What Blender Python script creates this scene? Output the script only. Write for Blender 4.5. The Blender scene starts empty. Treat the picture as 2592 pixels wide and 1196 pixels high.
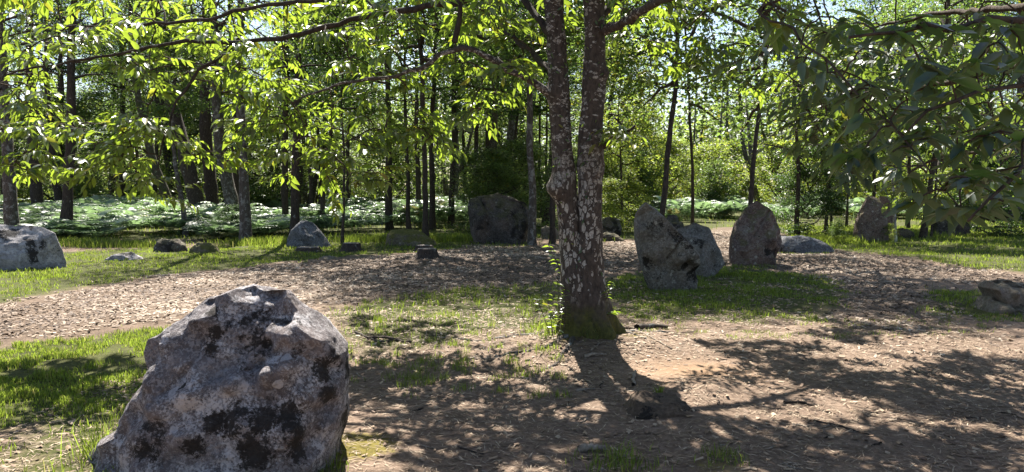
import bpy, math, random
import numpy as np
from mathutils import Vector, Matrix

# ------------------------------------------------------------------ camera, sky, sun, exposure
SC = bpy.context.scene
COL = SC.collection
W, H, F, HZ, CH = 2592.0, 1196.0, 1921.0, 483.0, 1.6
PITCH = math.atan((H / 2 - HZ) / F)
SUN_EL, SUN_AZ = math.radians(52), math.radians(-8)          # azimuth from +Y, negative = to the left
cd = bpy.data.cameras.new('camera'); cam = bpy.data.objects.new('camera', cd); COL.objects.link(cam)
cd.sensor_width = 36; cd.lens = 36 * F / W; cd.clip_start = .05; cd.clip_end = 2000
cam.location = (0, 0, CH); cam.rotation_euler = (math.pi / 2 - PITCH, 0, 0)
SC.camera = cam
wd = bpy.data.worlds.new('World'); SC.world = wd; wd.use_nodes = True
wt = wd.node_tree; wt.nodes.clear()
sk = wt.nodes.new('ShaderNodeTexSky'); sk.sky_type = 'NISHITA'; sk.sun_disc = False
sk.sun_elevation = SUN_EL; sk.sun_rotation = SUN_AZ; sk.air_density = 1.0; sk.dust_density = 1.0; sk.ozone_density = 1.0
wb = wt.nodes.new('ShaderNodeBackground'); wb.inputs[1].default_value = 0.057
wo = wt.nodes.new('ShaderNodeOutputWorld')
wt.links.new(sk.outputs[0], wb.inputs[0]); wt.links.new(wb.outputs[0], wo.inputs[0])
sl = bpy.data.lights.new('sun', 'SUN'); sl.energy = 5.0; sl.angle = math.radians(.45); sl.color = (1.0, .95, .86)
so = bpy.data.objects.new('sun', sl); COL.objects.link(so)
sd = Vector((math.sin(SUN_AZ) * math.cos(SUN_EL), math.cos(SUN_AZ) * math.cos(SUN_EL), math.sin(SUN_EL)))
so.rotation_euler = sd.to_track_quat('Z', 'Y').to_euler(); so.location = sd * 50
vs = SC.view_settings; vs.view_transform = 'Standard'; vs.look = 'None'; vs.exposure = 1.8; vs.gamma = 1.0
SC.render.engine = 'CYCLES'
SC.cycles.use_denoising = True
SC.cycles.max_bounces = 7; SC.cycles.diffuse_bounces = 4; SC.cycles.glossy_bounces = 2; SC.cycles.transmission_bounces = 5
SC.cycles.sample_clamp_indirect = 6.0
SC.cycles.caustics_reflective = False; SC.cycles.caustics_refractive = False

RS = np.random.RandomState(7)
random.seed(7)

# ------------------------------------------------------------------ helpers
def ray(px, py):
    u = (px - W / 2) / F; v = (H / 2 - py) / F; c, s = math.cos(PITCH), math.sin(PITCH)
    return np.array([u, c + v * s, -s + v * c])
def at(px, py, Y):
    r = ray(px, py); t = Y / r[1]; return np.array([r[0] * t, Y, CH + r[2] * t])
def G(px, py):
    r = ray(px, py); t = -CH / r[2]; return np.array([r[0] * t, r[1] * t, 0.0])
def to_px(P):
    P = np.asarray(P, float); c, s = math.cos(PITCH), math.sin(PITCH)
    dz = P[..., 2] - CH; f = P[..., 1] * c - dz * s; up = P[..., 1] * s + dz * c
    f = np.maximum(f, .01)
    return W / 2 + F * P[..., 0] / f, H / 2 - F * up / f, f

def _hash(ix, iy, iz, seed):
    with np.errstate(over='ignore'):
        h = (ix.astype(np.uint32) * np.uint32(374761393) + iy.astype(np.uint32) * np.uint32(668265263)
             + iz.astype(np.uint32) * np.uint32(2147483647) + np.uint32((seed * 1274126177) & 0xffffffff))
        h = (h ^ (h >> np.uint32(13))) * np.uint32(1274126177)
        h = h ^ (h >> np.uint32(16))
    return h.astype(np.float64) / 4294967295.0 * 2 - 1
def noise(P, scale=1.0, seed=0):
    P = np.asarray(P, float) * scale
    if P.shape[-1] == 2: P = np.concatenate([P, np.zeros(P.shape[:-1] + (1,))], -1)
    I = np.floor(P).astype(np.int64); f = P - I; f = f * f * f * (f * (f * 6 - 15) + 10)
    x, y, z = I[..., 0], I[..., 1], I[..., 2]; r = 0
    for dx in (0, 1):
        for dy in (0, 1):
            for dz in (0, 1):
                w = (f[..., 0] if dx else 1 - f[..., 0]) * (f[..., 1] if dy else 1 - f[..., 1]) * (f[..., 2] if dz else 1 - f[..., 2])
                r = r + w * _hash(x + dx, y + dy, z + dz, seed)
    return r
def fbm(P, scale=1.0, seed=0, octv=4, gain=.5):
    r = 0; a = 1.0
    for k in range(octv):
        r = r + a * noise(P, scale * 2 ** k, seed + k * 17); a *= gain
    return r
def pip(poly, x, y):
    ins = np.zeros(x.shape, bool); n = len(poly)
    for i in range(n):
        x0, y0 = poly[i][0], poly[i][1]; x1, y1 = poly[(i + 1) % n][0], poly[(i + 1) % n][1]
        if y0 == y1: continue
        c = ((y0 > y) != (y1 > y)) & (x < (x1 - x0) * (y - y0) / (y1 - y0) + x0)
        ins ^= c
    return ins
def norm(a):
    return a / np.maximum(np.linalg.norm(a, axis=-1, keepdims=True), 1e-9)

class MB:
    """collects verts and faces for one mesh"""
    def __init__(s): s.V = []; s.Q = []; s.T = []; s.A = []; s.n = 0
    def add(s, V, Q=None, T=None, a=None):
        V = np.asarray(V, float).reshape(-1, 3); s.V.append(V)
        if Q is not None and len(Q): s.Q.append(np.asarray(Q, np.int64).reshape(-1, 4) + s.n)
        if T is not None and len(T): s.T.append(np.asarray(T, np.int64).reshape(-1, 3) + s.n)
        s.A.append(np.full(len(V), random.random()) if a is None else np.broadcast_to(np.asarray(a, float), (len(V),)))
        s.n += len(V)
    def mesh(s, name, mat, smooth=True, attrs=None):
        V = np.concatenate(s.V) if s.V else np.zeros((0, 3))
        Q = np.concatenate(s.Q) if s.Q else np.zeros((0, 4), np.int64)
        T = np.concatenate(s.T) if s.T else np.zeros((0, 3), np.int64)
        me = bpy.data.meshes.new(name)
        me.vertices.add(len(V)); me.vertices.foreach_set('co', V.astype(np.float32).ravel())
        L = np.concatenate([Q.ravel(), T.ravel()]).astype(np.int32)
        me.loops.add(len(L)); me.loops.foreach_set('vertex_index', L)
        st = np.concatenate([np.arange(len(Q)) * 4, len(Q) * 4 + np.arange(len(T)) * 3]).astype(np.int32)
        me.polygons.add(len(st)); me.polygons.foreach_set('loop_start', st)
        if smooth: me.polygons.foreach_set('use_smooth', np.ones(len(st), bool))
        me.update(calc_edges=True)
        at_ = me.attributes.new('rnd', 'FLOAT', 'POINT'); at_.data.foreach_set('value', np.concatenate(s.A).astype(np.float32))
        for k, v in (attrs or {}).items():
            b = me.attributes.new(k, 'FLOAT', 'POINT'); b.data.foreach_set('value', np.asarray(v, np.float32))
        if mat: me.materials.append(mat)
        return me
    def obj(s, name, mat, parent=None, smooth=True, loc=None, attrs=None):
        """vertices are given in world space; loc = the object's own origin"""
        if loc is not None: s.V = [v - np.asarray(loc) for v in s.V]
        return link(name, s.mesh(name, mat, smooth, attrs), parent, None if parent else loc)
def link(name, me, parent=None, loc=None):
    o = bpy.data.objects.new(name, me); COL.objects.link(o)
    if parent: o.parent = parent
    if loc is not None: o.location = loc
    return o
def empty(name, loc, label=None, cat=None, group=None):
    o = bpy.data.objects.new(name, None); COL.objects.link(o); o.location = loc; o.empty_display_size = .1
    return tag(o, label, cat, group)
def tag(o, label=None, cat=None, group=None, kind=None):
    if label: o['label'] = label
    if cat: o['category'] = cat
    if group: o['group'] = group
    if kind: o['kind'] = kind
    return o

def tube(pts, rad, sides=8, rfun=None, cap=True):
    P = np.asarray(pts, float); n = len(P); r = np.broadcast_to(np.asarray(rad, float), (n,))
    T = norm(np.gradient(P, axis=0)); U = np.zeros_like(P)
    a = np.array([1., 0, 0]) if abs(T[0][0]) < .8 else np.array([0, 1., 0])
    for i in range(n):
        a = a - T[i] * a.dot(T[i]); a = a / (np.linalg.norm(a) + 1e-9); U[i] = a
    B = np.cross(T, U); th = np.arange(sides) / sides * 2 * math.pi
    R = r[:, None] * (rfun(np.arange(n)[:, None] / (n - 1), th[None, :]) if rfun else 1.0)
    R = np.broadcast_to(R, (n, sides))
    V = P[:, None, :] + R[..., None] * (np.cos(th)[None, :, None] * U[:, None, :] + np.sin(th)[None, :, None] * B[:, None, :])
    i = np.arange(n - 1)[:, None] * sides; j = np.arange(sides)[None, :]; k = (j + 1) % sides
    Q = np.stack(np.broadcast_arrays(i + j, i + k, i + sides + k, i + sides + j), -1).reshape(-1, 4)
    V = V.reshape(-1, 3); Tt = []
    if cap:
        c = len(V); V = np.vstack([V, P[-1:]]); b = (n - 1) * sides
        Tt = [(b + q, b + (q + 1) % sides, c) for q in range(sides)]
    return V, Q, Tt
def resample(pts, n, jit=0.0, rs=RS):
    P = np.asarray(pts, float); d = np.r_[0, np.cumsum(np.linalg.norm(np.diff(P, axis=0), axis=1))]
    t = np.linspace(0, d[-1], n)
    # catmull-like smoothing by interpolating then blurring
    R = np.stack([np.interp(t, d, P[:, k]) for k in range(3)], 1)
    for _ in range(2):
        R[1:-1] = .25 * R[:-2] + .5 * R[1:-1] + .25 * R[2:]
    if jit: R[1:-1] += rs.normal(0, jit, R[1:-1].shape)
    return R

# ------------------------------------------------------------------ materials
class NT:
    def __init__(s, name):
        s.m = bpy.data.materials.new(name); s.m.use_nodes = True; s.t = s.m.node_tree; s.t.nodes.clear()
    def n(s, typ, ins=None, **kw):
        nd = s.t.nodes.new(typ)
        for k, v in kw.items(): setattr(nd, k, v)
        for k, v in (ins or {}).items(): s.set(nd, k, v)
        return nd
    def set(s, nd, k, v):
        i = nd.inputs[k]
        if isinstance(v, bpy.types.NodeSocket): s.t.links.new(v, i)
        elif isinstance(v, bpy.types.Node): s.t.links.new(v.outputs[0], i)
        elif isinstance(v, (tuple, list)) and len(v) == 3 and i.type == 'RGBA': i.default_value = (*v, 1)
        else: i.default_value = v
    def obj(s): return s.n('ShaderNodeTexCoord').outputs['Object']
    def geo(s): return s.n('ShaderNodeNewGeometry').outputs['Position']
    def map(s, vec, scale): return s.n('ShaderNodeMapping', {'Vector': vec, 'Scale': scale}).outputs[0]
    def noise(s, vec, scale, detail=5, rough=.55, dist=0.0):
        return s.n('ShaderNodeTexNoise', {'Vector': vec, 'Scale': scale, 'Detail': detail, 'Roughness': rough, 'Distortion': dist}).outputs['Fac']
    def ramp(s, fac, stops):
        nd = s.n('ShaderNodeValToRGB', {'Fac': fac}); e = nd.color_ramp.elements
        while len(e) < len(stops): e.new(.5)
        for q, (p, c) in zip(e, stops):
            q.position = p; q.color = (*c, 1) if isinstance(c, (tuple, list)) else (c, c, c, 1)
        return nd.outputs[0]
    def mix(s, f, a, b):
        nd = s.n('ShaderNodeMix', data_type='RGBA'); s.set(nd, 0, f); s.set(nd, 6, a); s.set(nd, 7, b); return nd.outputs[2]
    def math(s, op, a, b=0.0, c=None):
        nd = s.n('ShaderNodeMath', operation=op); s.set(nd, 0, a); s.set(nd, 1, b)
        if c is not None: s.set(nd, 2, c)
        return nd.outputs[0]
    def attr(s, name): return s.n('ShaderNodeAttribute', attribute_name=name).outputs['Fac']
    def bump(s, h, strength=.5, dist=.02): return s.n('ShaderNodeBump', {'Height': h, 'Strength': strength, 'Distance': dist}).outputs[0]
    def out(s, surf): s.t.links.new(surf if isinstance(surf, bpy.types.NodeSocket) else surf.outputs[0], s.n('ShaderNodeOutputMaterial').inputs[0]); return s.m
    def principled(s, col, rough=.9, normal=None, spec=.3):
        d = {'Base Color': col, 'Roughness': rough, 'Specular IOR Level': spec}
        if normal is not None: d['Normal'] = normal
        return s.out(s.n('ShaderNodeBsdfPrincipled', d))

def leaf_mat(name, refl, trans, fac=.5, rough=.38, spec=.5, var=.35, yellow=(.42, .36, .03), yamt=.06, sheen=None):
    t = NT(name); r = t.attr('rnd')
    oi = t.n('ShaderNodeObjectInfo').outputs['Random']
    rr = t.math('FRACT', t.math('ADD', r, oi))
    br = t.math('MULTIPLY_ADD', rr, var * 2, 1 - var)
    r2 = t.math('FRACT', t.math('MULTIPLY', rr, 37.7))
    ym = t.math('MULTIPLY', t.math('GREATER_THAN', r2, 1 - yamt), .7)
    c1 = t.n('ShaderNodeVectorMath', {0: refl, 1: br}, operation='SCALE'); t.set(c1, 'Scale', br)
    c2 = t.n('ShaderNodeVectorMath', {0: trans}, operation='SCALE'); t.set(c2, 'Scale', br)
    ca = t.mix(ym, c1.outputs[0], tuple(.5 * v for v in yellow)); cb = t.mix(ym, c2.outputs[0], yellow)
    pb = t.n('ShaderNodeBsdfPrincipled', {'Base Color': ca, 'Roughness': rough, 'Specular IOR Level': spec})
    tb = t.n('ShaderNodeBsdfTranslucent', {'Color': cb})
    mx = t.n('ShaderNodeMixShader', {0: fac, 1: pb, 2: tb})
    return t.out(mx)

M = {}
M['chestnut'] = leaf_mat('chestnut_leaf', (.021, .044, .028), (.48, .66, .055), .33, .33, .55, .3, yamt=.03)
M['shadedleaf'] = leaf_mat('shaded_chestnut_leaf', (.020, .042, .032), (.40, .58, .06), .2, .42, .6, .3, yamt=.01)  # shaded copy of the chestnut leaf: shade put into colour and low translucency
M['oak'] = leaf_mat('oak_leaf', (.05, .08, .03), (.20, .31, .05), .48, .42, .4, .4, yamt=.05)
M['darkleaf'] = leaf_mat('dark_leaf', (.03, .055, .022), (.09, .17, .03), .45, .4, .45, .4, yamt=.01)
M['youngleaf'] = leaf_mat('young_leaf', (.08, .12, .025), (.34, .44, .06), .5, .45, .4, .35, yellow=(.5, .42, .05), yamt=.12)
M['farleaf'] = leaf_mat('far_leaf', (.055, .075, .033), (.24, .33, .075), .52, .5, .4, .5, yamt=.05)
M['fern'] = leaf_mat('bracken', (.19, .25, .15), (.20, .30, .12), .42, .4, .75, .5, yellow=(.3, .25, .08), yamt=.03)
M['grass'] = leaf_mat('grass_blade', (.075, .105, .024), (.27, .36, .04), .48, .42, .35, .5, yellow=(.5, .43, .16), yamt=.07)
M['moss'] = leaf_mat('moss_tuft', (.10, .10, .015), (.2, .2, .02), .3, .7, .2, .3, yamt=0)

def litter_mat(name, stops, rough=.75):
    t = NT(name); c = t.ramp(t.attr('rnd'), stops)
    g = t.noise(t.map(t.geo(), (1, 1, 1)), 60, 3)
    c = t.mix(t.math('MULTIPLY', g, .5), c, (.09, .06, .045))
    return t.principled(c, rough, spec=.35)
M['chip'] = litter_mat('wood_chip', [(0, (.07, .045, .03)), (.3, (.20, .135, .09)), (.7, (.38, .28, .195)), (1, (.60, .50, .39))])
M['needle'] = litter_mat('dry_needle', [(0, (.09, .06, .04)), (.35, (.28, .20, .13)), (.8, (.44, .33, .22)), (1, (.6, .49, .35))])
M['deadleaf'] = litter_mat('dead_leaf', [(0, (.12, .075, .05)), (.5, (.27, .17, .10)), (1, (.46, .35, .24))])

def bark_mat(name, dark, light, lich=(.34, .34, .31), amount=.45, zs=.35, moss=0.0):
    t = NT(name); p = t.obj()
    oi = t.n('ShaderNodeObjectInfo').outputs['Random']
    off = t.n('ShaderNodeCombineXYZ', {0: t.math('MULTIPLY', oi, 20), 1: t.math('MULTIPLY', oi, 31), 2: t.math('MULTIPLY', oi, 7)}).outputs[0]
    pv = t.n('ShaderNodeVectorMath', {0: p, 1: off}, operation='ADD').outputs[0]
    q = t.map(pv, (1, 1, zs))
    f = t.noise(q, 26, 6, .65)
    c = t.ramp(f, [(.3, dark), (.7, light)])
    l = t.ramp(t.noise(pv, 7, 6, .7, .4), [(1 - amount - .02, 0.0), (1 - amount + .05, 1.0)])
    c = t.mix(t.math('MULTIPLY', l, .75), c, lich)
    if moss:
        mm = t.ramp(t.noise(pv, 3, 5, .6), [(.5, 0.0), (.6, moss)]); c = t.mix(mm, c, (.05, .065, .015))
    h = t.noise(q, 30, 6, .7)
    return t.principled(c, .92, t.bump(h, .8, .03), .2)
M['bark'] = bark_mat('dark_bark', (.022, .017, .014), (.085, .065, .052), amount=.36)
M['bark_grey'] = bark_mat('grey_lichen_bark', (.04, .032, .027), (.12, .10, .083), (.26, .25, .23), .46)
M['bark_moss'] = bark_mat('mossy_bark', (.03, .025, .018), (.10, .085, .06), (.25, .27, .2), .42, moss=.7)
M['bark_birch'] = bark_mat('birch_bark', (.09, .08, .07), (.32, .3, .27), (.55, .53, .5), .5)
M['bark_twig'] = bark_mat('twig_bark', (.035, .024, .018), (.10, .075, .055), amount=.35)

def chestnut_bark():
    t = NT('chestnut_bark'); p = t.obj(); sep = t.n('ShaderNodeSeparateXYZ', {0: p}); z = sep.outputs[2]
    f = t.noise(t.map(p, (1, 1, .5)), 30, 6, .65)
    base = t.ramp(f, [(.3, (.030, .024, .020)), (.75, (.115, .09, .077))])
    wob = t.n('ShaderNodeVectorMath', {0: p, 1: t.n('ShaderNodeVectorMath', {0: t.n('ShaderNodeTexNoise', {'Vector': p, 'Scale': 9.0, 'Detail': 4.0}).outputs['Color'], 1: (.06, .06, .06)}, operation='MULTIPLY').outputs[0]}, operation='ADD').outputs[0]
    # short flat lichen flakes higher up, long vertical plates near the foot
    v1 = t.n('ShaderNodeTexVoronoi', {'Vector': t.map(wob, (1, 1, 1.9)), 'Scale': 19.0}, feature='F1')
    e1 = t.n('ShaderNodeTexVoronoi', {'Vector': t.map(wob, (1, 1, 1.9)), 'Scale': 19.0}, feature='DISTANCE_TO_EDGE').outputs[0]
    pick1 = t.n('ShaderNodeSeparateXYZ', {0: v1.outputs['Color']}).outputs[0]
    patch = t.noise(t.map(p, (1, 1, .7)), 5.0, 6, .68)
    thr = t.math('ADD', t.math('MULTIPLY', patch, -3.6), 2.52)
    m1 = t.math('MULTIPLY', t.math('GREATER_THAN', pick1, thr), t.math('GREATER_THAN', e1, .07))
    m1 = t.math('MULTIPLY', m1, t.math('GREATER_THAN', t.noise(t.map(p, (1, 1, 2.2)), 45, 3), .43))
    v2 = t.n('ShaderNodeTexVoronoi', {'Vector': t.map(wob, (1, 1, .42)), 'Scale': 27.0}, feature='F1')
    e2 = t.n('ShaderNodeTexVoronoi', {'Vector': t.map(wob, (1, 1, .42)), 'Scale': 27.0}, feature='DISTANCE_TO_EDGE').outputs[0]
    pick2 = t.n('ShaderNodeSeparateXYZ', {0: v2.outputs['Color']}).outputs[1]
    m2 = t.math('MULTIPLY', t.math('GREATER_THAN', pick2, t.math('SUBTRACT', thr, .12)), t.math('GREATER_THAN', e2, .09))
    low = t.ramp(t.math('ADD', t.math('MULTIPLY', z, 1.0), t.math('MULTIPLY', patch, .5)), [(.95, 1.0), (1.0, 0.0)])
    lowm = t.n('ShaderNodeMapRange', {0: t.math('ADD', z, t.math('MULTIPLY', patch, .7)), 1: 1.75, 2: 2.4, 3: 1.0, 4: 0.0}).outputs[0]
    m = t.math('ADD', t.math('MULTIPLY', m2, lowm), t.math('MULTIPLY', m1, t.math('SUBTRACT', 1.0, lowm)))
    foot = t.n('ShaderNodeMapRange', {0: t.math('ADD', z, t.math('MULTIPLY', patch, .3)), 1: .42, 2: .62, 3: 0.0, 4: 1.0}).outputs[0]
    m = t.math('MINIMUM', t.math('MULTIPLY', m, foot), 1.0)
    lc = t.ramp(t.noise(p, 60, 3), [(.35, (.24, .215, .19)), (.7, (.48, .45, .41))])
    c = t.mix(m, base, lc)
    mz = t.n('ShaderNodeMapRange', {0: t.math('ADD', z, t.math('MULTIPLY', t.noise(p, 5, 4), .55)), 1: .38, 2: .56, 3: .85, 4: 0.0}).outputs[0]
    c = t.mix(mz, c, t.ramp(t.noise(p, 30, 4), [(.3, (.03, .035, .008)), (.7, (.11, .105, .02))]))
    h = t.math('ADD', t.math('MULTIPLY', f, 1.0), t.math('MULTIPLY', m, .25))
    return t.principled(c, .9, t.bump(h, .9, .02), .25)
M['chestnut_bark'] = chestnut_bark()

def stone_mat(name, dark, mid, pale, moss=.35, lich=.5, rust=.3, blackamt=.42, green=0.0, spots=(), blackz=0.0, mott=.3, mscale=40.0):
    t = NT(name); p = t.obj()
    oi = t.n('ShaderNodeObjectInfo').outputs['Random']
    off = t.n('ShaderNodeCombineXYZ', {0: t.math('MULTIPLY', oi, 20), 1: t.math('MULTIPLY', oi, 31), 2: t.math('MULTIPLY', oi, 17)}).outputs[0]
    pv = t.n('ShaderNodeVectorMath', {0: p, 1: off}, operation='ADD').outputs[0]
    n1 = t.noise(pv, 3.2, 9, .62, .3); n2 = t.noise(pv, 22, 8, .7)
    f = t.math('ADD', t.math('MULTIPLY', n1, .6), t.math('MULTIPLY', n2, .4))
    c = t.ramp(f, [(.33, dark), (.52, mid), (.7, tuple(.75 * v for v in pale))])
    c = t.mix(t.math('MULTIPLY', t.ramp(t.noise(pv, 1.6, 5, .55), [(.48, 0.0), (.66, 1.0)]), rust), c, (.17, .10, .065))
    crumb = t.ramp(t.math('ADD', t.noise(pv, 70, 7, .82), t.math('MULTIPLY', t.math('SUBTRACT', t.noise(pv, 5.5, 6, .65), .5), 1.0)), [(1.045 - lich, 0.0), (1.075 - lich, 1.0)])
    c = t.mix(t.math('MULTIPLY', crumb, .8), c, pale)
    wv_ = t.n('ShaderNodeVectorMath', {0: pv, 1: t.n('ShaderNodeVectorMath', {0: t.n('ShaderNodeTexNoise', {'Vector': pv, 'Scale': 40.0, 'Detail': 3.0}).outputs['Color'], 1: (.05, .05, .05)}, operation='MULTIPLY').outputs[0]}, operation='ADD').outputs[0]
    vc = t.n('ShaderNodeTexVoronoi', {'Vector': wv_, 'Scale': mscale}, feature='F1')
    cv = t.n('ShaderNodeSeparateXYZ', {0: vc.outputs['Color']}).outputs[1]
    c = t.mix(t.math('MULTIPLY', t.math('GREATER_THAN', cv, .68), .6 * mott), c, pale); c = t.mix(t.math('MULTIPLY', t.math('LESS_THAN', cv, .25), .9 * mott), c, dark)
    vo = t.n('ShaderNodeTexVoronoi', {'Vector': t.n('ShaderNodeVectorMath', {0: pv, 1: t.math('MULTIPLY', t.noise(pv, 30, 3), .03)}, operation='ADD').outputs[0], 'Scale': 7.0}, feature='F1')
    sp = t.math('MULTIPLY', t.math('LESS_THAN', vo.outputs['Distance'], .22), t.math('GREATER_THAN', t.n('ShaderNodeSeparateXYZ', {0: vo.outputs['Color']}).outputs[0], .72))
    c = t.mix(t.math('MULTIPLY', sp, .55), c, tuple(min(1, 1.15 * v) for v in pale))
    blk = t.math('ADD', t.noise(pv, 2.6, 4, .5, .6), t.math('MULTIPLY', t.math('SUBTRACT', t.noise(pv, 38, 5, .7), .5), .38))
    if blackz: blk = t.math('ADD', blk, t.math('MULTIPLY', t.math('SUBTRACT', .42, t.n('ShaderNodeSeparateXYZ', {0: p}).outputs[2]), blackz))
    bm = t.ramp(blk, [(1 - blackamt - .015, 0.0), (1 - blackamt + .03, 1.0)])
    c = t.mix(t.math('MULTIPLY', bm, .92), c, (.016, .013, .011))
    if green:
        nz = t.n('ShaderNodeSeparateXYZ', {0: t.n('ShaderNodeNewGeometry').outputs['Normal']}).outputs[2]
        gm = t.ramp(t.math('ADD', t.math('MULTIPLY', nz, .35), t.noise(pv, 4, 6, .65)), [(.62, 0.0), (.75, green)])
        c = t.mix(gm, c, t.ramp(n2, [(.3, (.05, .05, .012)), (.7, (.15, .14, .03))]))
    for (x, y, z, r, colr) in spots:
        dv = t.n('ShaderNodeVectorMath', {0: p, 1: (x, y, z)}, operation='DISTANCE').outputs['Value']
        dd = t.math('ADD', dv, t.math('MULTIPLY', t.math('SUBTRACT', t.noise(p, 26, 9, .82), .5), max(r * 4.5, .05)))
        c = t.mix(t.ramp(dd, [(max(r * .8, .001), .95), (r, 0.0)]), c, colr)
    hh = t.math('ADD', t.math('MULTIPLY', n2, .6), t.math('MULTIPLY', t.noise(pv, 75, 6, .75), .35))
    hh = t.math('ADD', hh, t.math('MULTIPLY', crumb, .12))
    return t.principled(c, .9, t.bump(hh, 1.0, .035), .25)

# ------------------------------------------------------------------ the ground
def poly_px(pts, k=1.0): return [tuple(G(x * k, y * k)[:2]) for x, y in pts]
PATH = [poly_px(p) for p in [
    [(-500, 860), (0, 778), (200, 735), (450, 694), (700, 674), (900, 655), (1150, 634), (1190, 618), (1400, 622), (1600, 612), (1790, 585), (1830, 575), (1990, 582),
     (2000, 612), (2090, 632), (2250, 652), (2400, 674), (2592, 694), (3100, 725), (3100, 775), (2592, 726), (2330, 708), (2100, 694), (1960, 680), (1830, 672), (1620, 692),
     (1400, 716), (1200, 728), (1000, 748), (860, 775), (640, 782), (450, 816), (250, 848), (0, 874), (-500, 935)],
    [(2120, 700), (2300, 705), (2340, 760), (2310, 840), (2080, 835), (2180, 780)]]]
GRASS = [(poly_px(p), dens, hgt) for p, dens, hgt in [
    ([(-500, 1010), (-300, 915), (0, 886), (250, 858), (450, 824), (560, 850), (440, 960), (380, 1050), (250, 1085), (100, 1060), (0, 1085), (-500, 1160)], 6000, .045),
    ([(60, 1080), (330, 1060), (300, 1220), (60, 1230)], 350, .07),
    ([(-600, 780), (-500, 660), (0, 652), (160, 640), (400, 630), (620, 620), (730, 600), (1000, 592), (1180, 592), (1190, 622), (900, 650), (700, 670), (450, 690), (200, 730), (0, 772), (-500, 850)], 520, .05),
    ([(860, 785), (1000, 757), (1250, 727), (1420, 718), (1445, 770), (1420, 850), (1300, 830), (1150, 862), (1000, 890), (880, 890)], 260, .08),
    ([(1530, 708), (1640, 692), (1830, 672), (2000, 690), (2140, 715), (2170, 770), (2060, 803), (1800, 810), (1550, 812)], 1500, .05),
    ([(1960, 570), (2200, 575), (2592, 560), (3200, 580), (3200, 715), (2592, 690), (2400, 670), (2250, 648), (2100, 630), (2000, 608)], 420, .07),
    ([(2300, 742), (2480, 735), (2530, 800), (2400, 806), (2330, 780)], 1100, .06),
    ([(1340, 780), (1445, 780), (1440, 880), (1370, 880)], 500, .10)]]
DIRT_TOP = G(1760, 985)
TREE_B = G(1497, 872)
def hgt(x, y):
    x = np.asarray(x, float); y = np.asarray(y, float)
    P = np.stack([x, y], -1)
    near = np.clip((60 - y) / 40, 0, 1)
    z = (.035 * noise(P, .45, 3) + .018 * noise(P, 1.6, 5) + .008 * noise(P, 5, 9) + .004 * noise(P, 13, 11)) * near
    z = z + .13 * np.exp(-(((x - TREE_B[0]) / .75) ** 2 + ((y - TREE_B[1]) / .7) ** 2))
    # hummock in front of the tree: gentle far side, steep side towards the viewer
    dx = (x - DIRT_TOP[0] - .02) / .42; dy = y - DIRT_TOP[1]
    prof = np.where(dy > 0, np.exp(-(dy / .55) ** 2), np.exp(-(np.abs(dy) / .4) ** 2.0))
    z = z + .06 * np.exp(-np.abs(dx) ** 3) * prof * (1 + .25 * noise(P, 6, 21))
    hp = G(1782, 958); z = z - .15 * np.exp(-(((x - hp[0]) / .055) ** 2 + ((y - hp[1] - .03) / .05) ** 2) ** 1.5)
    # low swell of earth left of the tree
    q = G(1300, 905); z = z + .05 * np.exp(-(((x - q[0]) / .55) ** 2 + ((y - q[1]) / .3) ** 2))
    return z
def hz1(x, y): return float(hgt(np.array([x]), np.array([y]))[0])
def jit(x, y, a, s=2.2, seed=31):
    P = np.stack([x, y], -1); return x + a * fbm(P, s, seed, 3), y + a * fbm(P, s, seed + 5, 3)
def in_path(x, y, a=.28):
    jx, jy = jit(x, y, a); r = np.zeros(x.shape, bool)
    for p in PATH: r |= pip(p, jx, jy)
    return r
def axis(lo, hi, step, out_lo, out_hi, g=1.12):
    a = list(np.arange(lo, hi + 1e-6, step)); s = step
    while a[-1] < out_hi: s *= g; a.append(a[-1] + s)
    s = step
    while a[0] > out_lo: s *= g; a.insert(0, a[0] - s)
    return np.array(a)
def axis2(segs):
    a = [segs[0][0]]
    for (lo, hi, st) in segs: a += list(np.arange(a[-1] + st, hi, st))
    return a
ys = np.array(axis2([(-20, 2.5, .6), (2.5, 9.6, .055), (9.6, 22, .13), (22, 45, .5)])); s = .5; ys = list(ys)
while ys[-1] < 500: s *= 1.25; ys.append(ys[-1] + s)
ys = np.array(ys); xs = axis(-4.0, 4.4, .06, -500, 500, 1.045)
GX, GY = np.meshgrid(xs, ys); gx, gy = GX.ravel(), GY.ravel(); gz = hgt(gx, gy)
pm = np.zeros(gx.shape)
for k in range(3):
    jx, jy = jit(gx, gy, .28, 2.2, 31 + 50 * k)
    m_ = np.zeros(gx.shape, bool)
    for p in PATH: m_ |= pip(p, jx, jy)
    pm += m_ / 3.0
gm = np.zeros(gx.shape)
for k in range(3):
    jx, jy = jit(gx, gy, .3, 1.8, 131 + 50 * k)
    m_ = np.zeros(gx.shape, bool)
    for p, de, hh in GRASS: m_ |= pip(p, jx, jy)
    m_ |= (gy > 25)
    gm += m_ / 3.0
gm *= (1 - pm)
mo = np.zeros(gx.shape)
for (px, py, r_, a_) in [(900, 1130, .28, 1), (1570, 865, .30, 1), (1440, 880, .22, .7), (1560, 1170, .2, .4), (1650, 1020, .3, .45), (1810, 1180, .25, .5)]:
    q = G(px, py); mo = np.maximum(mo, a_ * np.exp(-((gx - q[0]) ** 2 + (gy - q[1]) ** 2) / r_ ** 2))
q = G(1760, 945); bare = np.exp(-(((gx - q[0]) / .55) ** 2 + ((gy - q[1]) / .42) ** 2))
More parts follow.
